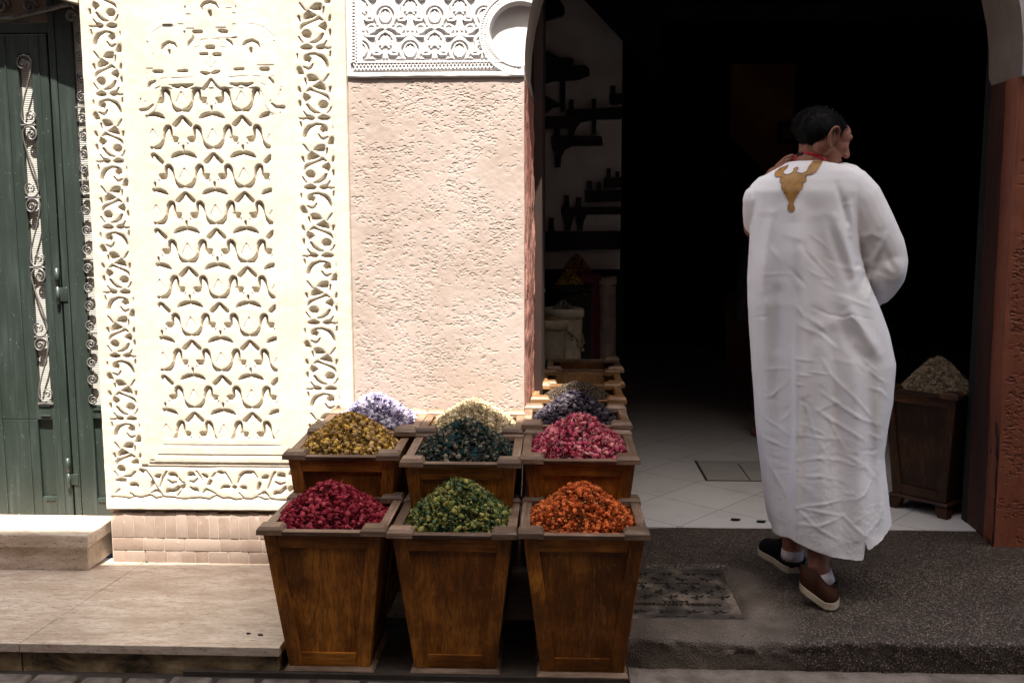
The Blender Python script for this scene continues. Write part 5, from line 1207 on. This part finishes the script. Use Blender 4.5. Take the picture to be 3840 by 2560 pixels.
# --- robe: upper clay (torso + sleeves) then folds and hem cut in numpy
def mat_robe():
    m, nt, b = new_mat('white_cotton'); v = coords(nt)
    n = ntex(nt, v, 5, 4); c = ramp(nt, n, [(.3, (.78, .755, .77)), (.7, (.85, .845, .85))])
    nt.links.new(c, b.inputs['Base Color']); b.inputs['Roughness'].default_value = .9; b.inputs['Specular IOR Level'].default_value = .15
    # crumple: creased cells, stronger towards the hem
    vo = nt.nodes.new('ShaderNodeTexVoronoi'); vo.feature = 'DISTANCE_TO_EDGE'; vo.inputs['Scale'].default_value = 15
    wv = ntex(nt, v, 9, 3); va = nt.nodes.new('ShaderNodeVectorMath'); va.operation = 'MULTIPLY_ADD'; nt.links.new(v, va.inputs[0]); va.inputs[1].default_value = (1, 1, 1)
    cb_ = nt.nodes.new('ShaderNodeCombineXYZ'); ms = nt.nodes.new('ShaderNodeMath'); ms.operation = 'MULTIPLY'; ms.inputs[1].default_value = .25; nt.links.new(wv, ms.inputs[0]); nt.links.new(ms.outputs[0], cb_.inputs[0]); nt.links.new(cb_.outputs[0], va.inputs[2])
    nt.links.new(va.outputs[0], vo.inputs['Vector'])
    f = ramp(nt, vo.outputs['Distance'], [(0, 1.), (.06, .3), (.25, 0.)])
    sep = nt.nodes.new('ShaderNodeSeparateXYZ'); nt.links.new(v, sep.inputs[0]); hm = ramp(nt, sep.outputs['Z'], [(.35, 1.), (1.0, .12)])
    mm = nt.nodes.new('ShaderNodeMath'); mm.operation = 'MULTIPLY'; nt.links.new(f, mm.inputs[0]); nt.links.new(hm, mm.inputs[1])
    n1 = bump(nt, b, mm.outputs[0], .16, .003)
    w2 = ntex(nt, coords(nt, (1, 1, .5)), 30, 4, .6, .6); mm2 = nt.nodes.new('ShaderNodeMath'); mm2.operation = 'MULTIPLY'; nt.links.new(w2, mm2.inputs[0]); nt.links.new(hm, mm2.inputs[1])
    bump(nt, b, mm2.outputs[0], .35, .006, n1)
    return m
M_ROBE = mat_robe()
lev = [  # y px, left, right, half depth, centre Y
    (601, 2985, 3078, .055, 3.60), (609, 2950, 3100, .065, 3.60), (622, 2932, 3165, .080, 3.60), (645, 2888, 3212, .098, 3.605), (675, 2846, 3232, .115, 3.61), (720, 2818, 3236, .128, 3.61), (790, 2816, 3222, .135, 3.61),
    (860, 2817, 3214, .138, 3.605), (950, 2812, 3218, .140, 3.60), (1040, 2806, 3243, .142, 3.60), (1142, 2808, 3287, .148, 3.60), (1250, 2813, 3327, .155, 3.60), (1359, 2822, 3349, .160, 3.595),
    (1501, 2832, 3336, .165, 3.59), (1600, 2838, 3316, .168, 3.585), (1693, 2848, 3303, .170, 3.58), (1800, 2862, 3315, .175, 3.575), (1900, 2875, 3325, .178, 3.57), (2000, 2896, 3334, .18, 3.565), (2120, 2915, 3345, .18, 3.56)]
def robe_mesh():
    cl = Clay(); ys = np.array([l[0] for l in lev]); yy = np.concatenate([np.linspace(601, 720, 24), np.linspace(735, 2120, 110)])
    L = np.interp(yy, ys, [l[1] for l in lev]); Rr = np.interp(yy, ys, [l[2] for l in lev]); D = np.interp(yy, ys, [l[3] for l in lev]); Yc = np.interp(yy, ys, [l[4] for l in lev])
    n = 96; V = []; F = []
    for i, y in enumerate(yy):
        a = A(L[i], y, Yc[i]); b = A(Rr[i], y, Yc[i]); cx, hw = (a.x+b.x)/2, (b.x-a.x)/2; z = (a.z+b.z)/2; slope = (b.z-a.z)
        for j in range(n):
            t = 2*math.pi*j/n; c, s = math.cos(t), math.sin(t); ex = 2/2.5
            px = math.copysign(abs(c)**ex, c); py = math.copysign(abs(s)**ex, s)
            V.append((cx+hw*px, Yc[i]+D[i]*py, z))
    k = len(yy)
    for i in range(k-1):
        for j in range(n): F.append((i*n+j, (i+1)*n+j, (i+1)*n+(j+1) % n, i*n+(j+1) % n))
    F.append(tuple(range(n))); F.append(tuple((k-1)*n+j for j in range(n))[::-1])
    cl.mb.add(V, F)
    # right sleeve
    cl.chain([A(3165, 698, 3.605), A(3212, 752, 3.60), A(3262, 850, 3.595), A(3300, 925, 3.60), A(3316, 985, 3.605), A(3312, 1035, 3.63), A(3296, 1085, 3.68)], [.085, .088, .087, .083, .081, .074, .058], 20)
    cl.ball(A(3318, 1000, 3.60), (.074, .085, .085)); cl.chain([A(3316, 985, 3.605), A(3285, 1105, 3.66), A(3282, 1120, 3.72)], [.07, .036, .034], 14)
    # left sleeve, bent up and away
    cl.chain([A(2892, 742, 3.61), A(2858, 772, 3.63), A(2852, 830, 3.70), A(2862, 815, 3.80)], [.080, .071, .062, .055], 18)
    cl.chain([A(2890, 728, 3.62), A(2852, 752, 3.62)], [.075, .066], 16)
    o = cl.done('robe', .0048, M_ROBE, man, smooth=12); me = o.data
    n = len(me.vertices); co = np.empty(n*3, np.float32); me.vertices.foreach_get('co', co); P = co.reshape(-1, 3).astype(float)
    no = np.empty(n*3, np.float32); me.vertices.foreach_get('normal', no); N = no.reshape(-1, 3).astype(float)
    X, Y, Z = P.T.copy(); XS, ZS = X, Z
    # project to picture-independent cloth coordinates: X and Z on the back
    def ridge(pts, amp, w, side=None):
        """soft ridge (amp>0 towards the street) along traced points"""
        q = [A(a, b, 3.45) for a, b in pts]; tot = len(q)-1; mg = 3*w
        sel = np.nonzero((XS > min(p.x for p in q)-mg) & (XS < max(p.x for p in q)+mg) & (ZS > min(p.z for p in q)-mg) & (ZS < max(p.z for p in q)+mg))[0]
        out = np.zeros(n)
        if len(sel) == 0: return out
        X, Z = XS[sel], ZS[sel]; best = np.full(len(sel), 9.); tt = np.zeros(len(sel))
        for i in range(tot):
            x0, z0, x1, z1 = q[i].x, q[i].z, q[i+1].x, q[i+1].z; dx_, dz_ = x1-x0, z1-z0; t = np.clip(((X-x0)*dx_+(Z-z0)*dz_)/(dx_*dx_+dz_*dz_), 0, 1)
            d = np.hypot(X-x0-t*dx_, Z-z0-t*dz_); m = d < best; best = np.where(m, d, best); tt = np.where(m, (i+t)/tot, tt)
        out[sel] = amp*np.exp(-(best/w)**2)*np.sin(np.clip(tt*1.0, .06, .94)*math.pi)**.5; return out
    back = np.clip(-N[:, 1]*1.6+.1, 0, 1)
    d = np.zeros(n)
    torso = 1.0
    for pts, amp, w in (([(2870, 1000), (2875, 1400), (2890, 1900)], .010, .022), ([(2925, 1100), (2930, 1500), (2940, 1980)], -.010, .022), ([(3060, 1300), (3060, 1600), (3070, 2040)], .011, .026), ([(3120, 1250), (3135, 1600), (3150, 2050)], -.012, .026),
        ([(3200, 1300), (3200, 1600), (3205, 1990)], .012, .026), ([(3265, 1350), (3262, 1650), (3275, 1990)], -.012, .024), ([(3010, 1500), (3005, 2030)], -.008, .018),
        ([(2990, 800), (2988, 1000), (2992, 1300), (2980, 1600)], .016, .035), ([(3060, 790), (3075, 900), (3110, 1020), (3130, 1150)], -.012, .040), ([(2930, 760), (2935, 1000), (2930, 1300)], -.006, .030),
        ([(3140, 820), (3180, 930), (3215, 1060)], .010, .020), ([(3120, 830), (3150, 940), (3190, 1050)], -.008, .018), ([(2880, 820), (2860, 920), (2845, 1040)], -.010, .016), ([(2905, 800), (2880, 930), (2868, 1100)], .007, .014),
        ([(3180, 1140), (3230, 1230), (3300, 1330)], .013, .022), ([(3140, 1180), (3190, 1290), (3250, 1370)], -.008, .022), ([(3080, 1230), (3110, 1350), (3120, 1500)], .008, .03), ([(3040, 1300), (3050, 1500), (3040, 1700)], -.007, .03),
        ([(3040, 1150), (3110, 1180), (3165, 1190), (3190, 1180), (3290, 1205)], -.006, .008), ([(2820, 1212), (2860, 1196), (2890, 1190)], -.006, .008), ([(3185, 1182), (3215, 1205), (3240, 1240)], .006, .008),
        ([(3045, 880), (3080, 905), (3120, 940)], .004, .007), ([(3050, 955), (3090, 1000), (3130, 1040)], .004, .007), ([(3030, 1010), (3070, 1035), (3110, 1045)], .004, .007), ([(2870, 1033), (2930, 1028), (2970, 1028)], .003, .006),
        ([(2975, 1341), (3000, 1345), (3050, 1352)], .005, .006), ([(2975, 1400), (3040, 1407)], .005, .006), ([(3028, 1390), (3105, 1401)], .005, .006), ([(2972, 1438), (3010, 1440)], .005, .006),
        ([(3075, 1467), (3150, 1520), (3230, 1570), (3300, 1595)], .009, .010), ([(3135, 1425), (3180, 1470), (3240, 1530), (3280, 1580)], .007, .010), ([(3045, 1525), (3110, 1570), (3180, 1610), (3250, 1655)], .008, .010),
        ([(3100, 1560), (3130, 1620), (3165, 1690)], .006, .008), ([(3006, 1480), (3030, 1560), (3050, 1640), (3110, 1720)], .005, .008), ([(2990, 1580), (3060, 1610), (3120, 1640)], .004, .007), ([(2980, 1625), (3060, 1632), (3140, 1640)], .005, .007),
        ([(2835, 1545), (2880, 1580), (2930, 1610), (2970, 1640)], .006, .008), ([(2845, 1645), (2900, 1665), (2975, 1690)], .007, .008), ([(2862, 1690), (2900, 1760), (2940, 1830), (2968, 1900)], .009, .012), ([(2860, 1400), (2920, 1388), (2965, 1383)], .005, .007),
        ([(2850, 1510), (2910, 1490), (2965, 1425)], .006, .009), ([(2930, 1590), (2960, 1560), (2975, 1530)], .005, .007), ([(2975, 1895), (3040, 1878), (3140, 1860)], .007, .007), ([(2975, 1895), (3060, 1900), (3145, 1918)], .007, .007),
        ([(2980, 1960), (3060, 1950), (3145, 1920)], .007, .008), ([(2980, 1895), (3040, 1955), (3100, 1990)], .006, .007), ([(3145, 1915), (3190, 1960), (3225, 1990)], .007, .009), ([(3000, 1780), (3060, 1770), (3140, 1790)], .005, .009),
        ([(2985, 1720), (3060, 1705), (3150, 1720), (3240, 1750)], .005, .009), ([(3170, 1700), (3230, 1735), (3290, 1800)], .007, .012), ([(3190, 1860), (3240, 1830), (3290, 1760)], .007, .010), ([(3230, 1990), (3290, 1940), (3320, 1870)], .008, .010),
        ([(3240, 1620), (3290, 1640), (3320, 1650)], .005, .009), ([(3210, 1680), (3270, 1690), (3300, 1680)], -.005, .008), ([(3260, 1450), (3310, 1470), (3340, 1500)], .006, .010), ([(3250, 1380), (3300, 1420), (3330, 1440)], .006, .010)):
        d += ridge(pts, amp*(.36 if w < .0125 else 1), w*(.62 if w < .0125 else 1))
    # deep overlap: the left panel lies behind the middle one
    xf = np.interp(Z, [A(2966, y, 3.45).z for y in (2100, 1900, 1600, 1300, 1100)], [A(x, y, 3.45).x for x, y in ((2965, 2100), (2968, 1900), (2975, 1600), (2973, 1300), (2978, 1100))])
    low = np.clip((1.15-Z)/.5, 0, 1); stepf = 1/(1+np.exp(np.clip((X-xf)/.0022, -40, 40))); d -= .032*low*stepf
    d += .003*low*np.exp(-((X-xf-.010)/.012)**2)
    # random creases
    rg = random.Random(5)
    for k in range(230):
        x0 = rg.uniform(2840, 3320); y0 = 1400+680*rg.random()**.7; a = rg.uniform(-.6, 1.0); L = rg.uniform(35, 110)
        d += ridge([(x0, y0), (x0+L*.5*math.cos(a), y0+L*.5*math.sin(a)+rg.uniform(-6, 6)), (x0+L*math.cos(a), y0+L*math.sin(a))], rg.choice((1, 1, -1))*rg.uniform(.0004, .0009), rg.uniform(.0025, .0045))
    for k in range(26):
        x0 = rg.uniform(2840, 3280); y0 = rg.uniform(850, 1400); a = rg.uniform(.2, 1.2); L = rg.uniform(40, 110)
        d += ridge([(x0, y0), (x0+L*math.cos(a), y0+L*math.sin(a))], rg.choice((1, -1))*rg.uniform(.001, .0025), rg.uniform(.005, .009))
    P[:, 1] -= d*back
    # sleeve wrinkles
    for pts, amp, w in (([(3240, 1010), (3300, 985), (3345, 880)], .008, .010), ([(3225, 1000), (3290, 1005), (3370, 1040)], -.008, .010), ([(3245, 1085), (3260, 1045), (3320, 1010)], -.007, .012), ([(3270, 1120), (3300, 1060), (3310, 1030)], .008, .010),
                        ([(3180, 760), (3192, 820), (3200, 860)], -.008, .014), ([(3205, 770), (3205, 830), (3200, 880)], .008, .012), ([(3150, 690), (3165, 740), (3185, 830)], -.006, .012), ([(3345, 950), (3370, 1000), (3385, 1030)], -.006, .012), ([(3250, 900), (3290, 880), (3340, 900)], .004, .012)):
        P[:, 1] -= ridge(pts, amp, w)*back
    P += N*(.0016*fnoise(X*1.0+Y, Z, 41, 14, 3))[:, None]
    # hem: cut everything under the traced line
    hx = [(2884, 1977), (2909, 2010), (2940, 2008), (2962, 2002), (2965, 2019), (3018, 2040), (3101, 2065), (3180, 2076), (3216, 2077), (3222, 2040), (3227, 1985), (3231, 2030), (3239, 2043), (3290, 2015), (3331, 1985), (3350, 1975)]
    hp = [A(a, b, 3.45 if a > 2963 else 3.50) for a, b in hx]; xs = [-9]+[p.x for p in hp]+[9]; zs = [hp[0].z]+[p.z for p in hp]+[hp[-1].z]
    hem = np.interp(P[:, 0], xs, zs)
    fr = P[:, 1] > 3.565; hem = np.where(fr, np.maximum(hem, hp[3].z+.01)+.01, hem)
    below = P[:, 2] < hem; P[below, 2] = hem[below]
    me.vertices.foreach_set('co', P.reshape(-1).astype(np.float32))
    # drop the flattened faces
    bm = bmesh.new(); bm.from_mesh(me); bm.verts.ensure_lookup_table()
    kill = [f for f in bm.faces if all(below[v.index] for v in f.verts)]
    bmesh.ops.delete(bm, geom=kill, context='FACES')
    # open the neck
    nz = A(3020, 607, 3.6).z
    kill = [f for f in bm.faces if f.calc_center_median().z > nz+.001 and f.normal.z > .5]
    bmesh.ops.delete(bm, geom=kill, context='FACES'); bm.to_mesh(me); bm.free(); me.update(); me.shade_smooth()
    sd = o.modifiers.new('thickness', 'SOLIDIFY'); sd.thickness = .0012; sd.offset = -1
    return o
robe = robe_mesh()
bvh = BVHTree.FromPolygons([v.co[:] for v in robe.data.vertices], [p.vertices[:] for p in robe.data.polygons])
# --- gold embroidery lying on the back of the robe
def onrobe(x, y, off=.0014):
    d = Vector(ray(x, y)).normalized(); h = bvh.ray_cast(Vector(CC), d)
    if h[0] is None: return None
    nn = h[1] if h[1].dot(d) < 0 else -h[1]; return h[0]-d*off*.6+nn*off
OUT = [(1960, 275), (1940, 300), (1880, 400), (1810, 500), (1720, 560), (1560, 590), (1590, 650), (1580, 710), (1540, 745), (1490, 755), (1515, 800), (1510, 860), (1470, 910), (1415, 935), (1425, 970), (1410, 995), (1370, 1000), (1365, 1060), (1320, 1140), (1290, 1200), (1300, 1250), (1325, 1320), (1310, 1380), (1260, 1408), (1200, 1400), (1165, 1350), (1175, 1270), (1205, 1215), (1190, 1160), (1140, 1080), (1125, 1010), (1090, 1010), (1080, 975), (1100, 955), (1040, 920), (1020, 850), (1040, 790), (1060, 770), (1005, 755), (990, 700), (1010, 650), (1050, 635), (900, 625), (875, 590), (895, 520), (990, 440), (1190, 360), (1140, 440), (1070, 490), (1070, 540), (1110, 570), (1180, 575), (1250, 545), (1310, 490), (1300, 450), (1340, 420), (1385, 405), (1410, 425), (1390, 460), (1360, 475), (1370, 520), (1450, 545), (1530, 540), (1600, 490), (1650, 380), (1745, 275)]
def dens(poly, step=12):
    out = []
    for i in range(len(poly)):
        a, b = poly[i], poly[(i+1) % len(poly)]; L = math.hypot(b[0]-a[0], b[1]-a[1]); k = max(1, int(L/step))
        out += [(a[0]+(b[0]-a[0])*j/k, a[1]+(b[1]-a[1])*j/k) for j in range(k)]
    return out
def inpoly(x, y, poly):
    c = False; n = len(poly)
    for i in range(n):
        x1, y1 = poly[i]; x2, y2 = poly[(i+1) % n]
        if (y1 > y) != (y2 > y) and x < (x2-x1)*(y-y1)/(y2-y1)+x1: c = not c
    return c
D_ = dens(OUT, 16); inner = [(x, y) for x in range(880, 1960, 26) for y in range(280, 1400, 26) if inpoly(x, y, OUT)]
allp = [Vector(p) for p in D_+inner]; n0 = len(D_)
vv, ee, fc, *_r_ = delaunay_2d_cdt(allp, [(i, (i+1) % n0) for i in range(n0)], [], 0, 1e-4)
pts3 = [onrobe(2760+p[0]*.16585, 560+p[1]*.16585) for p in vv]
fz = [f for f in fc if all(pts3[i] is not None for i in f) and inpoly(sum(vv[i][0] for i in f)/3, sum(vv[i][1] for i in f)/3, OUT)]
gm = MB(); gm.add([(p[:] if p is not None else (0, 0, 0)) for p in pts3], [tuple(f) for f in fz])
emb = gm.build('embroidery', simple('gold_thread', (.42, .21, .045), (.30, .14, .025), .45, 40, bs=.8, bscale=260, bd=.002, rnd=False), robe, True)
em = bmesh.new(); em.from_mesh(emb.data); bmesh.ops.delete(em, geom=[v for v in em.verts if not v.link_faces], context='VERTS'); em.to_mesh(emb.data); em.free()
# raised braid round its edge
ring = [p for p in (onrobe(2760+a*.16585, 560+b*.16585, .0018) for a, b in dens(OUT, 30)) if p is not None]
bm_ = MB(); bm_.tube(ring+[ring[0]], .0009, 5); bm_.build('braid', simple('gold_braid', (.34, .16, .035), (.28, .13, .03), .6, 60), robe, True)
# --- collar of the robe and red lanyard
lan = MB(); yn = 3.60
def band(pts, hgt, name, mat, th=.0015, par=man):
    m = MB(); P = [Vector(p) for p in pts]; vs = []
    for i, p in enumerate(P):
        t = (P[min(i+1, len(P)-1)]-P[max(0, i-1)]).normalized(); up = Vector((0, -.25, 1)); up = (up-t*up.dot(t)).normalized()
        vs += [p-up*hgt/2, p+up*hgt/2]
    m.add([v[:] for v in vs], [(2*i, 2*i+2, 2*i+3, 2*i+1) for i in range(len(P)-1)]); o = m.build(name, mat, par, True)
    s = o.modifiers.new('t', 'SOLIDIFY'); s.thickness = th; return o
bb = BVHTree.FromPolygons([v.co[:] for v in body.data.vertices], [p.vertices[:] for p in body.data.polygons])
def onbody(x, y, off=.003):
    d = Vector(ray(x, y)).normalized(); h = bb.ray_cast(Vector(CC), d)
    if h[0] is None or h[0].y > 3.75: return A(x, y, 3.60)
    nn = h[1] if h[1].dot(d) < 0 else -h[1]; return h[0]+nn*off
lp = [onbody(x, y) for x, y in ((3010, 575), (3030, 576), (3050, 581), (3070, 588), (3085, 597), (3097, 606))]
M_RED = simple('red_ribbon', (.62, .02, .035), (.45, .012, .02), .5, 20, bs=.3, bscale=300, bd=.001)
lan_ = band(lp+[lp[-1]+Vector((.02, .05, -.03))], .0125, 'lanyard', M_RED)
band([onbody(x, y, .004) for x, y in ((2993, 583), (3002, 578), (3012, 576))], .014, 'clip', simple('black_plastic', (.01, .01, .01), None, .35, 10), par=lan_)
pz = onbody(2993, 583, .003); band([pz, A(2982, 600, pz.y+.01), A(2972, 612, pz.y+.02)], .010, 'ribbon_end', M_RED, par=lan_)
# --- shoes and socks
def shoe(heel, toe, wd_, name, upmat, solemat, lift=0, roll=0, label=None):
    """heel, toe: points under the sole; built as a sole strip and an upper"""
    h, t = Vector(heel), Vector(toe); L = Vector((t.x-h.x, t.y-h.y, 0)); l = L.length; fx = L.normalized(); sx = Vector((fx.y, -fx.x, 0))
    def ctr(s): # height of the sole bottom along the foot: heel raised, ball and toe flat
        k = max(0, 1-s/.68); return min(h.z, t.z)+.002+lift*(k**1.25)+.010*max(0, (s-.85)/.15)**2
    prof = [(0.0, .012), (.02, .022), (.08, .031), (.2, .034), (.4, .033), (.55, .037), (.7, .044), (.82, .043), (.92, .034), (.975, .020), (1.0, .008)]
    def wid(s): return np.interp(s, [p[0] for p in prof], [p[1] for p in prof])*wd_/.088
    S = np.linspace(0, 1, 34); n = 18
    def pt(s, u, z): base = h+L*s; up = Vector((0, 0, 1)); q = base+sx*u; tl = Vector((0, 0, 0)); return Vector((q.x, q.y, ctr(s)+z))+fx*(-(z)*lift*.5)
    m = MB(); th = .027; ringv = []
    loop = [(s, 1) for s in S]+[(s, -1) for s in S[::-1][1:-1]]
    k = len(loop)
    for zz_, g in ((0, .96), (.004, 1.0), (.010, 1.0), (.0115, .985), (.013, 1.0), (th-.003, 1.0), (th, .97)): ringv += [pt(s, sd*wid(s)*g, zz_)[:] for s, sd in loop]
    fs = [(r*k+i, r*k+(i+1) % k, (r+1)*k+(i+1) % k, (r+1)*k+i) for r in range(6) for i in range(k)]; fs += [tuple(range(k))[::-1], tuple(6*k+i for i in range(k))]
    m.add(ringv, fs); up = MB(); vs = []
    top = lambda s: np.interp(s, [0, .06, .25, .36, .45, .6, .8, .93, 1.0], [.058, .066, .064, .074, .080, .062, .042, .034, .012])
    rows = []
    for s in np.linspace(.015, .985, 40):
        w = wid(s)*.97; H = top(s)
        rows.append([pt(s, w*math.cos(a)*(1-.12*math.sin(a)), th-.004+H*math.sin(a)**.8)[:] for a in np.linspace(0, math.pi, n)])
    vs = [v for r in rows for v in r]; nr = len(rows)
    fs = [(i*n+j, (i+1)*n+j, (i+1)*n+j+1, i*n+j+1) for i in range(nr-1) for j in range(n-1)]+[tuple(range(n)), tuple((nr-1)*n+j for j in range(n))[::-1]]
    up.add(vs, fs); o = up.build(name, upmat, man, True)
    if label: o['label'] = label
    m.build('sole', solemat, o, False)
    # heel tab
    tb = MB(); c = pt(.0, 0, th+.030); tb.hexa([pt(-.012, -.009, th+.035)[:], pt(-.012, .009, th+.035)[:], pt(.03, .009, th+.035)[:], pt(.03, -.009, th+.035)[:]], [pt(-.004, -.008, th+.064)[:], pt(-.004, .008, th+.064)[:], pt(.03, .008, th+.066)[:], pt(.03, -.008, th+.066)[:]], 0, .003); tb.build('heel_tab', upmat, o, False)
    return pt, o
M_SOLE = simple('cream_rubber', (.52, .43, .32), (.40, .32, .22), .6, 12, bs=.2)
M_BROWN = simple('brown_suede', (.028, .008, .0028), (.012, .004, .0015), .8, 10, bs=.3, bscale=120, bd=.002, spec=.12)
M_DARKS = simple('black_suede', (.008, .007, .007), (.005, .004, .004), .8, 10, bs=.3, spec=.08)
hl = atz(2990, 2155, .114); tl_ = hl+(Vector((-.065, .27, 0)))
ptl, shoeL = shoe((hl.x+.0, hl.y+.012, .113), (tl_.x, tl_.y, .116), .110, 'shoe', M_DARKS, M_SOLE, label='black shoe, farther into the shop')
hr = atz(2998, 2218, .150); hr.z = .112; tr_ = atz(3148, 2278, .112)
ptr_, shoeR = shoe(hr, tr_, .092, 'shoe', M_BROWN, M_SOLE, lift=.055, label='brown shoe with raised heel')
def sock(c0, c1, r0, r1, mat):
    m = MB(); m.tube([c0, (Vector(c0)+Vector(c1))/2, c1], [r0, (r0+r1)/2, r1], 18); return m.build('sock', mat, man, True)
M_SOCK = simple('white_sock', (.62, .58, .60), (.52, .48, .5), .9, 30, bs=.3)
sock(ankL+Vector((0, 0, -.055)), ankL+Vector((0, .0, -.018)), .041, .039, M_SOCK)
sock(ankR+Vector((.022, 0, -.062)), ankR+Vector((.010, .0, -.022)), .040, .038, M_SOCK)

# --- people standing in the dark of the shop
def bystander(x, y, h, label, shirt, cap=None, yaw=0):
    t = thing('person', label, 'person', (0, 0, 0)); b0 = Vector((x, y, .125)); k = h/1.75
    Mx = Matrix.Translation(b0+Vector((0, 0, 1.60*k)))@Matrix.Rotation(yaw, 4, 'Z')@Matrix.Scale(k, 4); c = Clay(); head_clay(c, Mx)
    G = lambda a, b, z: b0+Matrix.Rotation(yaw, 3, 'Z')@Vector((a*k, b*k, z*k))
    c.chain([G(0, -.02, 1.58), G(0, -.02, 1.44)], [.055, .065]); c.ball(G(0, 0, 1.32), (.19, .11, .15)); c.ball(G(0, 0, 1.08), (.155, .11, .20)); c.ball(G(0, 0, .92), (.16, .12, .12))
    for s in (-1, 1):
        c.chain([G(s*.19, 0, 1.40), G(s*.235, .0, 1.12), G(s*.22, .10, .90)], [.052, .042, .028]); c.chain([G(s*.22, .10, .90), G(s*.215, .13, .83)], [.026, .030])
        for j in range(4): c.chain([G(s*(.20+.012*j), .14, .83), G(s*(.20+.012*j), .16, .78), G(s*(.20+.012*j), .15, .75)], [.0095, .009, .0075], 8)
        c.chain([G(s*.195, .12, .86), G(s*.18, .15, .81)], [.011, .009], 8)
        c.chain([G(s*.09, 0, .92), G(s*.10, .01, .48), G(s*.10, -.01, .07)], [.085, .058, .038]); c.chain([G(s*.10, -.04, .04), G(s*.10, .12, .03)], [.04, .034])
    bd = c.done('body', .008, M_SKIN, t, 3)
    c = Clay(); c.ball(G(0, 0, 1.32), (.215, .145, .17)); c.ball(G(0, 0, 1.05), (.185, .14, .24)); c.ball(G(0, 0, .75), (.19, .15, .25)); c.ball(G(0, 0, .45), (.2, .16, .2)); c.ball(G(0, 0, .25), (.2, .17, .2))
    for s in (-1, 1): c.chain([G(s*.17, 0, 1.39), G(s*.24, .0, 1.12), G(s*.225, .09, .92), G(s*.215, .13, .78)], [.075, .080, .062, .058])
    c.done('robe', .012, shirt, t, 6); build_head_extras(Mx, t, M_HAIR)
    if cap is not None:
        m = MB(); m.lathe([(.084*k, .055*k), (.086*k, .075*k), (.082*k, .115*k), (.06*k, .128*k), (.01, .13*k)], (0, 0, 0), 24); o = m.build('cap', cap, t, True); o.matrix_local = Mx@Matrix.Translation((0, -.02, -.01))@Matrix.Diagonal((1/k, 1.2/k, 1/k, 1))
    return t
M_DK = simple('dark_cloth', (.02, .018, .018), (.012, .01, .01), .9, 10)
bystander(1.36, 5.95, 1.68, 'dark-haired person in dark clothes standing in the shop just left of the robed man', M_DK, None, R(25))

def collar_ring(c, r, mat, par):
    m = MB(); pts = [c+Vector((r*math.cos(a), r*1.15*math.sin(a), .006*math.sin(a))) for a in np.linspace(0, 2*math.pi, 22)]; m.tube(pts, .007, 8); return m.build('collar', mat, par, True)
collar_ring(ankR+Vector((.020, -.002, -.060)), .043, M_BROWN, shoeR); collar_ring(ankL+Vector((0, 0, -.056)), .043, M_DARKS, shoeL)
# ================================================================== a wall added behind the camera to block low light, and the cloth overhead (outside the frame)
opp = MB(); opp.box((-14, -1.9, -.02), (14, -1.6, 8.3)); o = opp.build('light_block_wall', simple('dark_block_wall', (.13, .08, .06), (.09, .055, .04), .9, 3)); tag(o, 'unseen dark wall added behind the camera to keep low light off the shop', 'wall')
def mat_cloth(CLOTH):
    m, nt, b = new_mat('sun_cloth'); nt.nodes.remove(b); out = nt.nodes['Material Output']
    d = nt.nodes.new('ShaderNodeBsdfDiffuse'); t = nt.nodes.new('ShaderNodeBsdfTranslucent'); mx = nt.nodes.new('ShaderNodeMixShader')
    d.inputs[0].default_value = (.35, .33, .31, 1); t.inputs[0].default_value = (*CLOTH, 1); mx.inputs[0].default_value = .5
    nt.links.new(d.outputs[0], mx.inputs[1]); nt.links.new(t.outputs[0], mx.inputs[2]); nt.links.new(mx.outputs[0], out.inputs[0]); return m
CLOTH = (.74, .70, .675)
CZ = 8.0
def cloth(name, label, x0, x1, y0, y1, z, slant=0):
    nx, ny = 60, 40; X, Y = np.meshgrid(np.linspace(x0, x1, nx), np.linspace(y0, y1, ny)); u = (X-x0)/(x1-x0); v = (Y-y0)/(y1-y0)
    Z = z-.10*np.sin(u*math.pi*3)**2*np.sin(v*math.pi)
    Y = Y+slant*v*(X+.3)*(X < 0)
    o = grid_mesh(name, np.stack([X, Y, Z], -1), M_CLOTH, None, True); return tag(o, label, 'awning', 'cloth awnings stretched over the street')
M_CLOTH = mat_cloth(CLOTH)
YE = 3.80-(CZ-.72)/2.8; XE = .01+(CZ-.70)/2.8*.12+.09
cloth('awning', 'pale cloth awning over the street in front of the house and pier', -9, XE, -1.58, YE, CZ, .06)
M_CLOTH = mat_cloth((.90, .85, .82))
cloth('awning', 'pale cloth awning reaching to the wall over the right half of the street', XE-.03, 9, -1.58, 3.93, CZ+.03)

# ================================================================== sky and sun
w = bpy.data.worlds.new('World'); SC.world = w; w.use_nodes = True; nt = w.node_tree
sky = nt.nodes.new('ShaderNodeTexSky'); sky.sky_type = 'NISHITA'; sky.sun_disc = False
sv = Vector((.12, -1, 2.8)).normalized()          # towards the sun
el = math.asin(sv.z); az = math.atan2(sv.x, sv.y)
sky.sun_elevation = el; sky.sun_rotation = az; sky.dust_density = 3; sky.air_density = 1; sky.altitude = 400
bg = nt.nodes['Background']; nt.links.new(sky.outputs[0], bg.inputs[0]); bg.inputs[1].default_value = .085
sl = bpy.data.lights.new('sun', 'SUN'); so_ = bpy.data.objects.new('sun', sl); COL.objects.link(so_); sl.energy = 5; sl.angle = R(.6); sl.color = (1, .95, .86)
so_.rotation_euler = (-sv).to_track_quat('-Z', 'Y').to_euler(); so_.location = (0, -3, 9)
SC.view_settings.view_transform = 'Standard'; SC.view_settings.look = 'None'; SC.view_settings.gamma = 1; SC.view_settings.exposure = 1.88
SC.render.engine = 'CYCLES'; SC.cycles.max_bounces = 6; SC.cycles.diffuse_bounces = 4; SC.cycles.use_denoising = True
